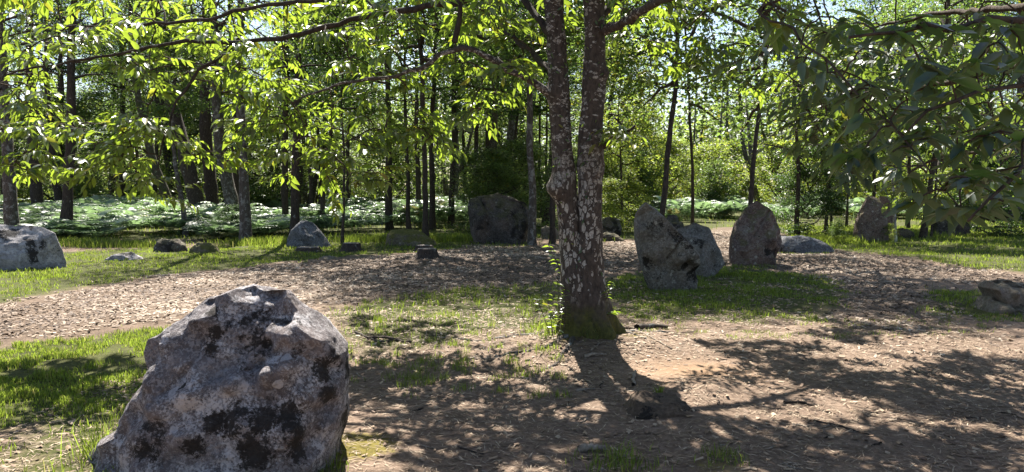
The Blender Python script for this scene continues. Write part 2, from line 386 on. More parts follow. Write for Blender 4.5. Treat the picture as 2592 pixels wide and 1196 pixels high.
def ground_mat():
    t = NT('forest_ground'); p = t.geo(); a = t.noise(p, 2.2, 7, .6); b = t.noise(p, 24, 8, .7); d = t.noise(p, 120, 4, .7)
    f = t.math('ADD', t.math('MULTIPLY', b, .5), t.math('ADD', t.math('MULTIPLY', a, .25), t.math('MULTIPLY', d, .25)))
    soil = t.ramp(f, [(.32, (.05, .035, .025)), (.5, (.175, .122, .088)), (.68, (.36, .265, .195))])
    soil = t.mix(t.attr('bare'), soil, t.ramp(f, [(.35, (.20, .125, .075)), (.65, (.36, .24, .15))]))
    path = t.ramp(f, [(.32, (.045, .031, .022)), (.5, (.13, .092, .066)), (.68, (.28, .21, .152))])
    gr = t.ramp(f, [(.35, (.03, .03, .012)), (.55, (.075, .08, .022)), (.7, (.15, .13, .05))])
    ms = t.ramp(f, [(.35, (.06, .05, .008)), (.65, (.24, .20, .03))])
    c = t.mix(t.attr('grass'), soil, gr); c = t.mix(t.attr('path'), c, path)
    mm = t.ramp(t.math('ADD', t.attr('moss'), t.math('MULTIPLY', t.math('SUBTRACT', b, .5), .9)), [(.35, 0.0), (.6, .85)])
    c = t.mix(mm, c, ms)
    return t.principled(c, .95, t.bump(t.math('ADD', b, t.math('MULTIPLY', d, .5)), .8, .02), .15)
mb = MB(); nx, ny = len(xs), len(ys)
i_ = np.arange(ny - 1)[:, None] * nx; j_ = np.arange(nx - 1)[None, :]
Qg = np.stack(np.broadcast_arrays(i_ + j_, i_ + j_ + 1, i_ + nx + j_ + 1, i_ + nx + j_), -1).reshape(-1, 4)
mb.add(np.stack([gx, gy, gz], -1), Qg, a=.5)
tag(mb.obj('ground', ground_mat(), attrs={'path': pm, 'grass': gm, 'moss': mo, 'bare': bare}), kind='structure')

# ------------------------------------------------------------------ stones
K = 2592 / 2576
def stone(name, label, sil, d, thick, mat, seed=1, planes=5, lumps=.035, nz_=48, nt=64, group='megaliths in the clearing', feats=(), cracks=(), ledges=(), chips=None, relief=None, chip_r=(.07, .26), scale=K, e=.78, depth_prof=2.6, cat='stone', lean=0.0, custom_planes=()):
    S = np.array([at(x * scale, y * scale, d)[[0, 2]] for x, y in sil]); rs = np.random.RandomState(seed)
    z0, z1 = S[:, 1].min(), S[:, 1].max(); Hh = z1 - z0
    z0 = min(z0, hz1(S[:, 0].mean(), d) - .12)
    u = np.linspace(0, 1, nz_); zs_ = z0 + (z1 - z0) * (1 - (1 - u) ** 1.6) * .9995
    L = np.zeros(nz_); R = np.zeros(nz_); n = len(S)
    for k, z in enumerate(zs_):
        xs_ = []
        for i in range(n):
            a, b = S[i], S[(i + 1) % n]
            if (a[1] > z) != (b[1] > z): xs_.append(a[0] + (b[0] - a[0]) * (z - a[1]) / (b[1] - a[1]))
        if xs_: L[k], R[k] = min(xs_), max(xs_)
        elif k: L[k], R[k] = L[k - 1], R[k - 1]
    ok = np.where(R > L)[0]
    L = np.interp(np.arange(nz_), ok, L[ok]); R = np.interp(np.arange(nz_), ok, R[ok])
    c, w = (L + R) / 2, (R - L) / 2
    sfrac = (zs_ - z0) / (z1 - z0)
    dp = thick / 2 * np.maximum(1 - sfrac ** depth_prof, 0) ** .6 * (.35 + .65 * np.sqrt(np.maximum(w, 0) / w.max()))
    dp = np.maximum(dp, .02)
    th = np.arange(nt) / nt * 2 * math.pi
    cx = np.sign(np.cos(th)) * np.abs(np.cos(th)) ** e; cy = np.sign(np.sin(th)) * np.abs(np.sin(th)) ** e
    V = np.zeros((nz_, nt, 3)); V[..., 0] = c[:, None] + w[:, None] * cx; V[..., 1] = d + dp[:, None] * cy + lean * (zs_[:, None] - z0); V[..., 2] = zs_[:, None]
    if relief:
        C = np.array([[*at(px * scale, py * scale, d)[[0, 2]], dep] for px, py, dep in relief]); fr = np.where(cy < -1e-6)[0]
        for k_ in fr:
            pt = np.stack([V[:, k_, 0], V[:, k_, 2]], -1); dd_ = np.linalg.norm(pt[:, None] - C[None, :, :2], axis=2) + .012; ww = dd_ ** -3.2
            V[:, k_, 1] = d - (ww @ C[:, 2]) / ww.sum(1) * np.clip(abs(cy[k_]) * 1.9, 0, 1) ** .75
    V = V.reshape(-1, 3); V = np.vstack([V, [c[-1], d + lean * (z1 - z0), z1]])
    ctr = np.array([c.mean(), d, (z0 + z1) / 2])
    ext = np.array([w.max(), thick / 2, (z1 - z0) / 2])
    pl = [(np.array(nv, float), o) for nv, o in custom_planes]
    for k in range(planes):
        a = rs.uniform(-.35, .35); up = rs.uniform(-.25, .8); sgn = -1 if k % 3 != 2 else 1
        nv = np.array([math.sin(a) * .8, sgn * math.cos(a), up]); pl.append((nv, rs.uniform(.5, .85)))
    for nv, o in pl:
        nn = nv / np.linalg.norm(nv); lim = np.sqrt(((nn * ext) ** 2).sum()) * o
        s_ = (V - ctr) @ nn - lim; V = V - np.maximum(s_, 0)[:, None] * nn * .9
    N = norm((V - ctr) / ext ** 2)
    hx = norm(N + .0)
    amp = lumps
    dsp = amp * (fbm(V, 2.2 / max(Hh, .3), seed, 3) + .55 * (np.abs(fbm(V, 5 / max(Hh, .3), seed + 9, 3)) - .35) * 1.3) + amp * .45 * (.6 - np.abs(fbm(V, 11 / max(Hh, .3), seed + 19, 4)))
    V = V + hx * dsp[:, None] * [.55, 1, .6]
    front = np.clip(-(V[:, 1] - d) / (thick * .25), 0, 1)
    for (pts, dep, soft, grow) in ledges:
        C = np.array([at(x * scale, y * scale, d)[[0, 2]] for x, y in pts]); zl = np.interp(V[:, 0], C[:, 0], C[:, 1]) + .03 * Hh * fbm(V, 4 / Hh, seed + 90, 3)
        up_ = V[:, 2] - zl; rec = (dep * np.clip(up_ / soft, 0, 1) + grow * np.clip(up_, 0, 1)) * np.clip(front * 3, 0, 1); V[:, 1] = np.minimum(V[:, 1] + rec, np.maximum(V[:, 1], d + .02))
    nchip = chips if chips is not None else 26
    for k in range(nchip):
        Gd = V[:-1].reshape(nz_, nt, 3)
        if k % 8 == 0:
            du = np.roll(Gd, -1, 1) - np.roll(Gd, 1, 1); dv_ = np.gradient(Gd, axis=0); NN = norm(np.cross(du, dv_)).reshape(-1, 3); NN = np.vstack([NN, [0, 0, 1]])
        i0 = rs.randint(int(nt * nz_ * .15), len(V) - 1); p0 = V[i0]; nn = norm(NN[i0] + rs.normal(0, .12, 3)); rad = Hh * rs.uniform(*chip_r); dep = rad * rs.uniform(.05, .13)
        s_ = (V - p0) @ nn + dep; fall = np.clip(1.6 - np.linalg.norm(V - p0, axis=1) / rad, 0, 1) ** .5
        V = V - (np.clip(s_, 0, 1.6 * dep) * fall)[:, None] * nn
    V = V + N * (amp * .3 * fbm(V, 9 / max(Hh, .3), seed + 29, 4))[:, None] * [.3, 1, .5]
    for (px, py, r_, dep) in feats:
        q = at(px * scale, py * scale, d); rr = r_ * scale * d / F
        g = np.exp(-(((V[:, 0] - q[0]) / rr) ** 2 + ((V[:, 2] - q[2]) / rr) ** 2) ** 1.5); V[:, 1] += dep * g * front
    for (pts, wpx, dep) in cracks:
        C = np.array([at(x * scale, y * scale, d)[[0, 2]] for x, y in pts]); ww = wpx * d / F; best = np.full(len(V), 9.)
        wob = .02 * Hh * fbm(V, 9 / Hh, seed + 70, 3)
        for i in range(len(C) - 1):
            ab = C[i + 1] - C[i]; ap = V[:, [0, 2]] + wob[:, None] - C[i]; tt = np.clip((ap @ ab) / (ab @ ab), 0, 1)
            best = np.minimum(best, np.linalg.norm(ap - tt[:, None] * ab, axis=1))
        V[:, 1] += dep * np.exp(-(best / ww) ** 2) * np.clip(front * 3, 0, 1)
    i = np.arange(nz_ - 1)[:, None] * nt; j = np.arange(nt)[None, :]; k = (j + 1) % nt
    Q = np.stack(np.broadcast_arrays(i + j, i + k, i + nt + k, i + nt + j), -1).reshape(-1, 4)
    b = (nz_ - 1) * nt; T = [(b + q, b + (q + 1) % nt, len(V) - 1) for q in range(nt)]
    mb = MB(); mb.add(V, Q, T, a=.5)
    o = mb.obj(name, mat, loc=np.array([c[0], d, hz1(c[0], d)]))
    return tag(o, label, cat, group)
GREY = ((.055, .047, .048), (.15, .13, .127), (.36, .345, .335))
bo = np.array([at(540 * K, 1180 * K, 4.4)[0], 4.4, 0])
def spot(px, py, d, r, colr, o): q = at(px * K, py * K, d); return (q[0] - o[0], q[1] - o[1], q[2] - o[2], r, colr)
BLK = (.026, .021, .018)
M['stone_big'] = stone_mat('boulder_stone', (.06, .051, .052), (.185, .16, .16), (.52, .49, .495), lich=.51, rust=.3, blackamt=.40, mott=.42, mscale=70.0,
    spots=[spot(px_, py_, 4.45 - dp_, r_, BLK, bo) for px_, py_, dp_, r_ in [(560, 1085, .47, .07), (610, 1080, .47, .10), (680, 1075, .48, .09), (740, 1055, .47, .08), (420, 1105, .42, .10), (385, 1150, .45, .08), (835, 950, .28, .08), (842, 1010, .28, .07), (556, 850, .27, .055), (550, 800, .28, .045), (545, 890, .33, .045), (650, 1160, .55, .12), (770, 1150, .48, .08), (500, 1150, .54, .07), (770, 900, .38, .045), (480, 1000, .42, .04)]] + [spot(672, 1013, 3.95, .026, (.55, .55, .53), bo)])
M['stone_a'] = stone_mat('menhir_stone', (.052, .047, .043), (.145, .133, .118), (.40, .385, .35), lich=.43, rust=.25, blackamt=.40)
M['stone_red'] = stone_mat('reddish_stone', (.052, .037, .032), (.145, .10, .085), (.38, .35, .30), lich=.40, rust=.5, blackamt=.35, green=.5)
M['stone_blue'] = stone_mat('bluish_stone', (.045, .045, .05), (.12, .12, .13), (.36, .36, .37), lich=.46, rust=.1, blackamt=.36)
M['stone_pale'] = stone_mat('pale_lichen_stone', (.13, .12, .125), (.28, .265, .27), (.46, .44, .45), lich=.55, rust=.2, blackamt=.42)
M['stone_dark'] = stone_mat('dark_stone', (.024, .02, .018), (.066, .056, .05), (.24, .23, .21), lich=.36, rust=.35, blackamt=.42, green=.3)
M['stone_moss'] = stone_mat('mossy_stone', (.05, .042, .03), (.14, .115, .075), (.3, .27, .2), lich=.3, rust=.5, blackamt=.35, green=.9)
M['stone_warm'] = stone_mat('warm_slab_stone', (.08, .066, .055), (.20, .165, .135), (.38, .33, .28), lich=.42, rust=.5, blackamt=.34, green=.25)

stone('boulder', 'large lichen-blotched grey boulder in the left foreground, nearest of all the stones',
      [(200, 1230), (238, 1130), (268, 1096), (322, 1068), (346, 1020), (370, 976), (383, 930), (384, 872), (402, 846), (450, 822), (492, 790), (530, 753), (580, 743), (602, 735), (640, 721), (668, 727), (700, 734), (735, 734),
       (762, 762), (800, 790), (850, 840), (871, 882), (874, 960), (868, 1020), (851, 1080), (841, 1130), (836, 1180), (830, 1240), (520, 1260)], 4.45, 1.1, M['stone_big'], seed=5, planes=0, chips=34, chip_r=(.04, .13), lumps=.036, nz_=220, nt=330,
      relief=[(400, 870, .18), (385, 930, .12), (470, 850, .28), (530, 800, .27), (560, 790, .28), (600, 835, .22), (650, 850, .20), (705, 850, .21), (755, 825, .33), (790, 820, .28), (825, 870, .24), (860, 920, .10), (430, 840, .16),
              (500, 790, .10), (600, 768, .17), (640, 758, .16), (690, 765, .13), (745, 772, .15), (545, 758, .06), (640, 730, .01), (700, 742, .02), (450, 930, .34), (530, 912, .30), (620, 893, .23), (690, 885, .25), (740, 850, .31), (765, 890, .38), (830, 930, .27),
              (400, 1000, .25), (480, 985, .42), (550, 945, .43), (640, 925, .42), (720, 905, .42), (800, 960, .39), (860, 1000, .16), (350, 1050, .25), (450, 1050, .44), (560, 1040, .49), (680, 1020, .50), (780, 1030, .45), (840, 1060, .25),
              (260, 1120, .12), (330, 1100, .27), (400, 1090, .38), (450, 1120, .5), (580, 1095, .47), (700, 1090, .47), (800, 1110, .40), (230, 1180, .15), (330, 1180, .42), (450, 1180, .55), (600, 1150, .55), (750, 1170, .5), (830, 1170, .25)],
      cracks=[([(520, 932), (600, 912), (680, 900), (735, 862)], 7, .02), ([(545, 790), (555, 830), (545, 880), (500, 935), (450, 975)], 7, .02)])
stone('boulder', 'pale boulder blotched with dark lichen at the left edge, in front of the bracken',
      [(-100, 700), (-95, 620), (-60, 575), (0, 562), (40, 557), (75, 558), (105, 572), (132, 590), (142, 615), (150, 640), (160, 665), (158, 690), (60, 705)], 15.3, 1.1, M['stone_pale'], seed=12, nz_=70, nt=90,
      cracks=[([(95, 565), (105, 600), (130, 640)], 4, .05)], custom_planes=[((.7, -1, .2), .6)])
stone('standing_stone', 'tall leaning grey stone with a cracked bulge, nearest of the group beside the main trunk',
      [(1640, 745), (1622, 705), (1608, 655), (1600, 610), (1596, 562), (1601, 532), (1624, 511), (1650, 526), (1680, 560), (1692, 572), (1712, 590), (1728, 608), (1750, 634), (1757, 652), (1746, 678), (1752, 705), (1746, 745)], 12.35, .75, M['stone_a'], seed=21, planes=0, nz_=110, nt=140, lumps=.02, chips=16, chip_r=(.05, .15),
      relief=[(1600, 540, .08), (1620, 525, .10), (1640, 560, .25), (1610, 600, .22), (1660, 590, .30), (1690, 585, .20), (1640, 640, .36), (1672, 640, .30), (1700, 618, .36), (1730, 640, .42), (1746, 652, .34), (1700, 648, .45), (1720, 668, .18), (1740, 690, .13), (1700, 695, .22), (1655, 700, .36), (1640, 725, .3), (1720, 725, .22), (1620, 660, .24)],
      cracks=[([(1713, 592), (1690, 620), (1672, 645)], 3, .07)])
stone('standing_stone', 'grey speckled stone half hidden behind the leaning cracked stone',
      [(1710, 700), (1700, 640), (1700, 590), (1712, 555), (1738, 545), (1764, 549), (1784, 578), (1800, 608), (1815, 638), (1822, 665), (1800, 690), (1790, 700)], 14.4, .7, M['stone_a'], seed=33, planes=7, nz_=80, nt=96,
      feats=[(1790, 660, 18, .06)], custom_planes=[((.5, -1, .2), .6)])
stone('standing_stone', 'small rounded stone top showing between the two leaning grey stones',
      [(1672, 600), (1676, 555), (1686, 534), (1702, 529), (1716, 540), (1719, 570), (1720, 610)], 17.2, .5, M['stone_dark'], seed=35, nz_=40, nt=56)
stone('standing_stone', 'egg-shaped grey stone with a diagonal crack and reddish right side',
      [(1838, 672), (1836, 640), (1840, 600), (1850, 562), (1868, 532), (1886, 512), (1902, 505), (1930, 520), (1948, 548), (1958, 580), (1962, 605), (1952, 635), (1941, 660), (1920, 672)], 16.6, .85, M['stone_red'], seed=41, planes=0, nz_=100, nt=130, lumps=.02, chips=16, chip_r=(.05, .16),
      relief=[(1846, 600, .18), (1860, 560, .18), (1880, 530, .12), (1900, 518, .08), (1870, 620, .36), (1900, 580, .34), (1922, 560, .34), (1930, 600, .46), (1925, 650, .46), (1952, 600, .20), (1946, 640, .20), (1944, 555, .14), (1880, 660, .4), (1850, 650, .25)],
      cracks=[([(1928, 532), (1905, 560), (1888, 590)], 3, .07)])
stone('flat_stone', 'low flat bluish stone lying behind the egg-shaped stone',
      [(1945, 642), (1950, 615), (1968, 597), (1992, 592), (2022, 594), (2058, 604), (2085, 620), (2098, 638)], 20.0, 1.2, M['stone_blue'], seed=47, nz_=40, nt=72, planes=2, depth_prof=6)
stone('standing_stone', 'tall reddish pointed stone with a mossy tip beside the thin birch',
      [(2153, 618), (2150, 590), (2156, 560), (2168, 525), (2177, 497), (2190, 485), (2203, 488), (2213, 508), (2223, 530), (2228, 570), (2230, 600), (2228, 618)], 23.4, .8, M['stone_red'], seed=53, planes=5, nz_=64, nt=72)
stone('standing_stone', 'narrow brown stone pressed behind the tall pointed reddish stone',
      [(2212, 612), (2206, 540), (2208, 500), (2216, 487), (2228, 490), (2240, 512), (2245, 550), (2243, 612)], 24.3, .7, M['stone_red'], seed=57, planes=3, nz_=50, nt=56)
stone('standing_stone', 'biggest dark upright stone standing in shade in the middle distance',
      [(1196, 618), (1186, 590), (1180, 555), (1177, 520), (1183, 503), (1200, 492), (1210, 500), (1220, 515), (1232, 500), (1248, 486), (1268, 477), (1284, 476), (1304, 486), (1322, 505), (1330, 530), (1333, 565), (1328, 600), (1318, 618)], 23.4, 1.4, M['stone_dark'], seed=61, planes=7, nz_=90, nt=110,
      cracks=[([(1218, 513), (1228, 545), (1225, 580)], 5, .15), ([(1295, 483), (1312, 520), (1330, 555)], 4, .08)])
stone('boulder', 'low conical grey stone with a sunlit right flank beside the stumps',
      [(722, 632), (725, 600), (734, 580), (752, 560), (768, 554), (786, 560), (803, 580), (822, 605), (836, 628), (820, 634)], 21.2, 1.0, M['stone_blue'], seed=67, planes=2, nz_=60, nt=72, custom_planes=[((.75, -.6, .5), .5), ((-.35, -1, .2), .6)])
stone('flat_stone', 'low mossy brown boulder lying in front of the sunlit grass',
      [(970, 616), (975, 590), (985, 579), (1012, 575), (1050, 580), (1072, 594), (1092, 605), (1098, 616)], 22.6, 1.1, M['stone_moss'], seed=71, nz_=34, nt=60, planes=3)
stone('boulder', 'small dark rounded stone at the edge of the bracken, left of its brown neighbour',
      [(388, 646), (391, 620), (398, 606), (418, 600), (448, 602), (466, 616), (474, 646)], 20.0, .7, M['stone_dark'], seed=73, nz_=36, nt=56)
stone('boulder', 'small brown mossy stone at the edge of the bracken, right of its dark neighbour',
      [(474, 650), (480, 625), (496, 611), (525, 609), (546, 620), (562, 650)], 19.6, .6, M['stone_moss'], seed=79, nz_=36, nt=56)
stone('flat_stone', 'low pale half-buried stone in grass beside the pale left boulder',
      [(262, 672), (272, 650), (295, 638), (325, 636), (350, 650), (360, 672)], 17.4, .9, M['stone_pale'], seed=83, nz_=30, nt=48)
stone('flat_stone', 'low half-buried brown stone with moss at the far edge of the chip path',
      [(775, 672), (795, 654), (815, 646), (840, 646), (862, 658), (876, 672)], 17.5, .8, M['stone_warm'], seed=89, nz_=28, nt=48)
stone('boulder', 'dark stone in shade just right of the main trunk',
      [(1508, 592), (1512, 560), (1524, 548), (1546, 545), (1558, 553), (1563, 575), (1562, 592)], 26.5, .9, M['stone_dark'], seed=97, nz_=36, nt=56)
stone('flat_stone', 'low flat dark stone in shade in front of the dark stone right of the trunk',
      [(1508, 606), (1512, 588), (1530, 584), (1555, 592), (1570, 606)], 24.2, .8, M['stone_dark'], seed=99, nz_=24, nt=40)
stone('boulder', 'small tilted stone between the biggest stone and the main trunk',
      [(1363, 606), (1362, 575), (1372, 567), (1395, 572), (1408, 590), (1412, 608)], 25.2, .6, M['stone_warm'], seed=101, nz_=30, nt=48)
stone('slab_stone', 'upper sunlit slab stacked on another at the right edge',
      [(2500, 776), (2488, 740), (2478, 724), (2486, 709), (2505, 704), (2535, 706), (2576, 716), (2660, 722), (2700, 760), (2660, 780), (2560, 766), (2535, 780)], 10.1, .8, M['stone_warm'], seed=103, nz_=70, nt=100, planes=0, e=.6, depth_prof=9, lumps=.018, chips=12, relief=[(2484, 712, .05), (2505, 706, -.05), (2535, 708, -.05), (2576, 718, -.05), (2650, 724, -.05), (2486, 726, .25), (2515, 730, .38), (2560, 738, .40), (2620, 742, .40), (2505, 752, .3), (2540, 762, .33), (2580, 760, .36), (2640, 765, .36)])
stone('slab_stone', 'lower brown slab under the stacked slab at the right edge',
      [(2465, 800), (2470, 782), (2482, 755), (2500, 745), (2525, 762), (2576, 772), (2690, 778), (2710, 812), (2560, 812)], 10.0, 1.0, M['stone_warm'], seed=107, nz_=60, nt=100, planes=0, e=.6, depth_prof=9, lumps=.02, chips=12, relief=[(2484, 757, .05), (2502, 748, .0), (2525, 764, .2), (2476, 778, .2), (2500, 772, .40), (2540, 780, .46), (2600, 784, .48), (2680, 786, .46), (2500, 795, .42), (2560, 803, .45), (2640, 806, .45)])
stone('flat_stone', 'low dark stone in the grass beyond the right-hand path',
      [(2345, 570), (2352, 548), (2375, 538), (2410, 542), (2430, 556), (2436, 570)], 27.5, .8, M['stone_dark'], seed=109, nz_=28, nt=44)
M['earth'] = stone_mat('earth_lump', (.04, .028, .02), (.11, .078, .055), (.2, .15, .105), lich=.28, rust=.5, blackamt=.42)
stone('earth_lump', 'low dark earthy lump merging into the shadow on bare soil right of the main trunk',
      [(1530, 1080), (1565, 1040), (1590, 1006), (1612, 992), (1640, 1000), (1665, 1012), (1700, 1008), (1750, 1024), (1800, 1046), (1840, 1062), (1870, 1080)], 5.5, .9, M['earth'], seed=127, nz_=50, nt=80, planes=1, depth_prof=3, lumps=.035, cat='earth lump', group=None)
stone('flat_stone', 'small low stone right behind the thin birch trunk',
      [(2250, 592), (2256, 578), (2275, 572), (2292, 580), (2296, 592)], 25.5, .6, M['stone_dark'], seed=113, nz_=22, nt=36)

# ------------------------------------------------------------------ tree stumps
def stump(label, px, py, wpx, hpx, d):
    q = at(px, py, d); z = hz1(q[0], d); r = wpx / 2 * d / F; h = hpx * d / F
    root = empty('tree_stump', (q[0], d, z), label, 'stump', 'tree stumps')
    zz = np.array([-.05, 0, .25 * h, .6 * h, .94 * h, h]); rr = r * np.array([1.5, 1.4, 1.15, 1.04, 1, .95])
    V, Q, T = tube([(q[0], d, z + a) for a in zz], rr, 22, lambda t, th: 1 + .08 * np.sin(th * 5 + px) * (1 - t) + .03 * np.sin(9 * th + px), cap=False)
    b = MB(); b.add(V, Q); b.obj('stem', M['bark'], root, loc=(q[0], d, z))
    V, Q, T = tube([(q[0], d, z + h - .004), (q[0], d, z + h + .006)], [r * .93, r * .91], 22)
    b = MB(); b.add(V, Q, T, a=.7); b.obj('cut_face', M['cutwood'], root, loc=(q[0], d, z), smooth=False)
t = NT('cut_wood'); p = t.obj(); wv = t.n('ShaderNodeTexWave', {'Vector': p, 'Scale': 18.0, 'Distortion': 3.0, 'Detail': 3.0}, wave_type='RINGS', rings_direction='Z').outputs['Fac']
M['cutwood'] = t.principled(t.ramp(t.math('ADD', t.math('MULTIPLY', wv, .4), t.math('MULTIPLY', t.noise(p, 14, 5), .6)), [(.3, (.10, .08, .065)), (.7, (.30, .25, .21))]), .85)
stump('dark cut stump nearest the chip path, in front of the mossy boulder', 1081, 655, 50, 22, 17.6)
stump('low cut stump between the nearest stump and the mossy boulder', 1074, 632, 44, 14, 20.4)
stump('dark low stump right of the conical grey stone', 890, 636, 46, 20, 20.2)
stump('pale flat cut stump at the foot of the conical grey stone', 780, 640, 58, 11, 19.9)

# ------------------------------------------------------------------ leaf templates
def leaf_tpl(kind):
    if kind == 0:      # chestnut leaf: along y, width x, 8 tris
        t = np.array([0, .28, .62, 1.]); w = np.array([0, .15, .17, 0]); zc = -.28 * t ** 1.8
        V = [(0, 0, 0), (0, t[1], zc[1]), (-w[1], t[1], zc[1] + .05), (w[1], t[1], zc[1] + .05), (0, t[2], zc[2]), (-w[2], t[2], zc[2] + .05), (w[2], t[2], zc[2] + .05), (0, 1, zc[3])]
        return np.array(V, float), np.array([(1, 3, 6, 4), (2, 1, 4, 5)]), np.array([(0, 3, 1), (0, 1, 2), (4, 6, 7), (5, 4, 7)])
    V = [(0, 0, 0), (.27, .5, .07), (0, .52, -.03), (-.27, .5, .07), (0, 1, -.12)]
    return np.array(V, float), np.zeros((0, 4), int), np.array([(0, 1, 2), (0, 2, 3), (1, 4, 2), (2, 4, 3)])
def frames(dirs, nrm):
    d = norm(dirs); s_ = norm(np.cross(d, nrm)); n = np.cross(s_, d); return d, s_, n
def leaves(mb, pos, dirs, nrm, size, kind=1, rnd=None, wid=1.0):
    tv, tq, tt = leaf_tpl(kind); d, s_, n = frames(dirs, nrm); N = len(pos)
    if N == 0: return
    size = np.broadcast_to(np.asarray(size, float), (N,))[:, None, None]
    cu = RS.uniform(.2, 2.2, N)[:, None, None]; wi = wid * RS.uniform(.8, 1.25, N)[:, None, None]
    V = pos[:, None, :] + size * (tv[None, :, 0:1] * wi * s_[:, None, :] + tv[None, :, 1:2] * d[:, None, :] + tv[None, :, 2:3] * cu * n[:, None, :])
    o = (np.arange(N) * len(tv))[:, None, None]
    r = np.repeat(RS.rand(N) if rnd is None else rnd, len(tv))
    mb.add(V, (tq[None] + o).reshape(-1, 4) if len(tq) else None, (tt[None] + o).reshape(-1, 3), a=r)

# ------------------------------------------------------------------ the big double-stemmed chestnut
TB = np.array([TREE_B[0], TREE_B[1], hz1(TREE_B[0], TREE_B[1])]); D0 = TREE_B[1]
main = empty('chestnut_tree', TB, 'double-stemmed chestnut with white lichen flakes on dark bark in the middle of the clearing', 'tree', 'chestnut trees')
def stem(name, cl, seed, top_dir, flare):
    P = [at(x, y, D0 + dd) for x, y, r, dd in cl]; r = [w_ * 1.1 / 2 * D0 / F for x, y, w_, dd in cl]
    P = [np.array([P[0][0], P[0][1], TB[2] - .12])] + P; r = [r[0] * 1.1] + r
    for k in range(1, 6): P.append(P[-1] + np.array(top_dir) * .9 + RS.normal(0, .06, 3)); r.append(r[-1] * .84)
    P = np.array(P); dd = np.r_[0, np.cumsum(np.linalg.norm(np.diff(P, axis=0), axis=1))]
    tq = np.concatenate([np.arange(0, 4.2, .03), np.arange(4.2, dd[-1], .15)])
    R = np.stack([np.interp(tq, dd, P[:, k]) for k in range(3)], 1); rr = np.interp(tq, dd, r)
    for _ in range(3): R[1:-1] = .25 * R[:-2] + .5 * R[1:-1] + .25 * R[2:]
    sides = 40; V, Q, T = tube(R, rr, sides)
    n = len(R); cen = np.repeat(R, sides, 0); O = norm(V[:n * sides] - cen)
    z = V[:n * sides, 2] - TB[2]; ang = np.arctan2(O[:, 1], O[:, 0])
    dsp = .012 * fbm(V[:n * sides] * [1, 1, .5], 6, seed, 3) + .005 * fbm(V[:n * sides] * [1, 1, .35], 22, seed + 4, 3)
    if flare: dsp += .15 * np.exp(-np.maximum(z, 0) / .17) * (.45 + .55 * np.sin(ang * 5 + 1.0 + .6 * np.sin(ang * 2))) + .02 * np.exp(-z / .5)
    for (px, py, sx, rad, amp) in [(1402, 480, -1, .09, .05), (1415, 470, -1, .12, .02), (1532, 187, 1, .07, .035), (1522, 372, 1, .1, .02), (1392, 240, -1, .08, .03), (1515, 425, 1, .1, .02)]:
        q = at(px, py, D0); g = np.exp(-((V[:n * sides, 0] - q[0]) ** 2 + (V[:n * sides, 2] - q[2]) ** 2) / rad ** 2); dsp += amp * g
    V[:n * sides] += O * dsp[:, None]
    b = MB(); b.add(V, Q, T, a=.5); b.obj(name, M['chestnut_bark'], main, loc=TB)
    return R, rr
SL = [(1474, 872, 66, -.02), (1462, 800, 58, -.02), (1452, 720, 52, -.02), (1446, 640, 50, 0), (1438, 560, 50, 0), (1430, 480, 52, 0), (1424, 360, 49, .02), (1415, 235, 47, .03), (1408, 100, 46, .05), (1400, 0, 45, .06), (1396, -80, 44, .08)]
SR = [(1503, 872, 88, 0), (1496, 800, 80, 0), (1492, 720, 70, 0), (1490, 640, 64, 0), (1491, 560, 60, 0), (1493, 480, 58, 0), (1494, 360, 54, 0), (1503, 235, 52, 0), (1506, 100, 48, .0), (1502, 0, 47, .02), (1500, -80, 46, .05)]
Lr, _ = stem('trunk', SL, 3, (-.12, .25, .9), True); Rr, _ = stem('trunk', SR, 8, (.15, .28, .9), True)

bough_nodes = {'main': [], 'near': []}; bough_objs = {'main': [], 'near': []}
def bough(owner, root, pts, r0, r1, name='branch', mat='bark', sides=9, loc=None, n=None):
    pts = [p if isinstance(p, np.ndarray) else ((p[0], p[1], 7.84 - (7.84 - p[2]) * .25) if p[0] < 1400 and p[2] < 7.84 else p) for p in pts]
    P = np.array([p if isinstance(p, np.ndarray) else at(*p) for p in pts]); L_ = np.linalg.norm(np.diff(P, axis=0), axis=1).sum()
    R = resample(P, n or max(8, int(L_ / .12)), .012); r = np.linspace(r0, r1, len(R)) * (1 + .12 * np.sin(np.arange(len(R)) * 1.7))
    V, Q, T = tube(R, r, sides); b = MB(); b.add(V, Q, T); bough_objs[owner].append((R, b.obj(name, M[mat], root, loc=loc)))
    bough_nodes[owner] += [p for p in R[3:]]
    return R
d = D0
bough('main', main, [(1400, -60, d), (1200, 2, 7.5), (1040, 22, 7.2), (840, 62, 7.0), (760, 88, 6.9), (680, 102, 6.8), (600, 109, 6.7), (480, 106, 6.5), (390, 120, 6.4), (200, 150, 6.2), (20, 190, 6.0)], .038, .009, loc=TB)
bough('main', main, [(1398, 245, d), (1310, 188, 7.6), (1220, 138, 7.3), (1150, 106, 7.1), (1095, 155, 7.0), (1040, 183, 6.9), (960, 196, 6.8), (840, 216, 6.6), (740, 262, 6.5)], .04, .008, mat='chestnut_bark', loc=TB)
bough('main', main, [(1150, 108, 7.1), (1170, 20, 7.2), (1150, -90, 7.3)], .03, .02, loc=TB)
bough('main', main, [(1400, -200, 7.9), (1150, -80, 7.0), (900, -10, 6.8), (640, 12, 6.5), (550, 45, 6.4), (380, 60, 6.2), (150, 60, 5.9), (-80, 110, 5.6)], .032, .008, loc=TB)
bough('main', main, [(600, 109, 6.7), (545, 152, 6.6), (485, 197, 6.5), (450, 250, 6.4), (420, 330, 6.3), (400, 430, 6.2)], .02, .006, loc=TB)
bough('main', main, [(1520, 85, d), (1590, 47, 7.5), (1650, 15, 6.9), (1720, -25, 6.1), (1790, -45, 5.2)], .05, .02, mat='chestnut_bark', loc=TB)
bough('main', main, [(1515, 380, d), (1560, 346, 7.7), (1608, 318, 7.6)], .035, .012, loc=TB)
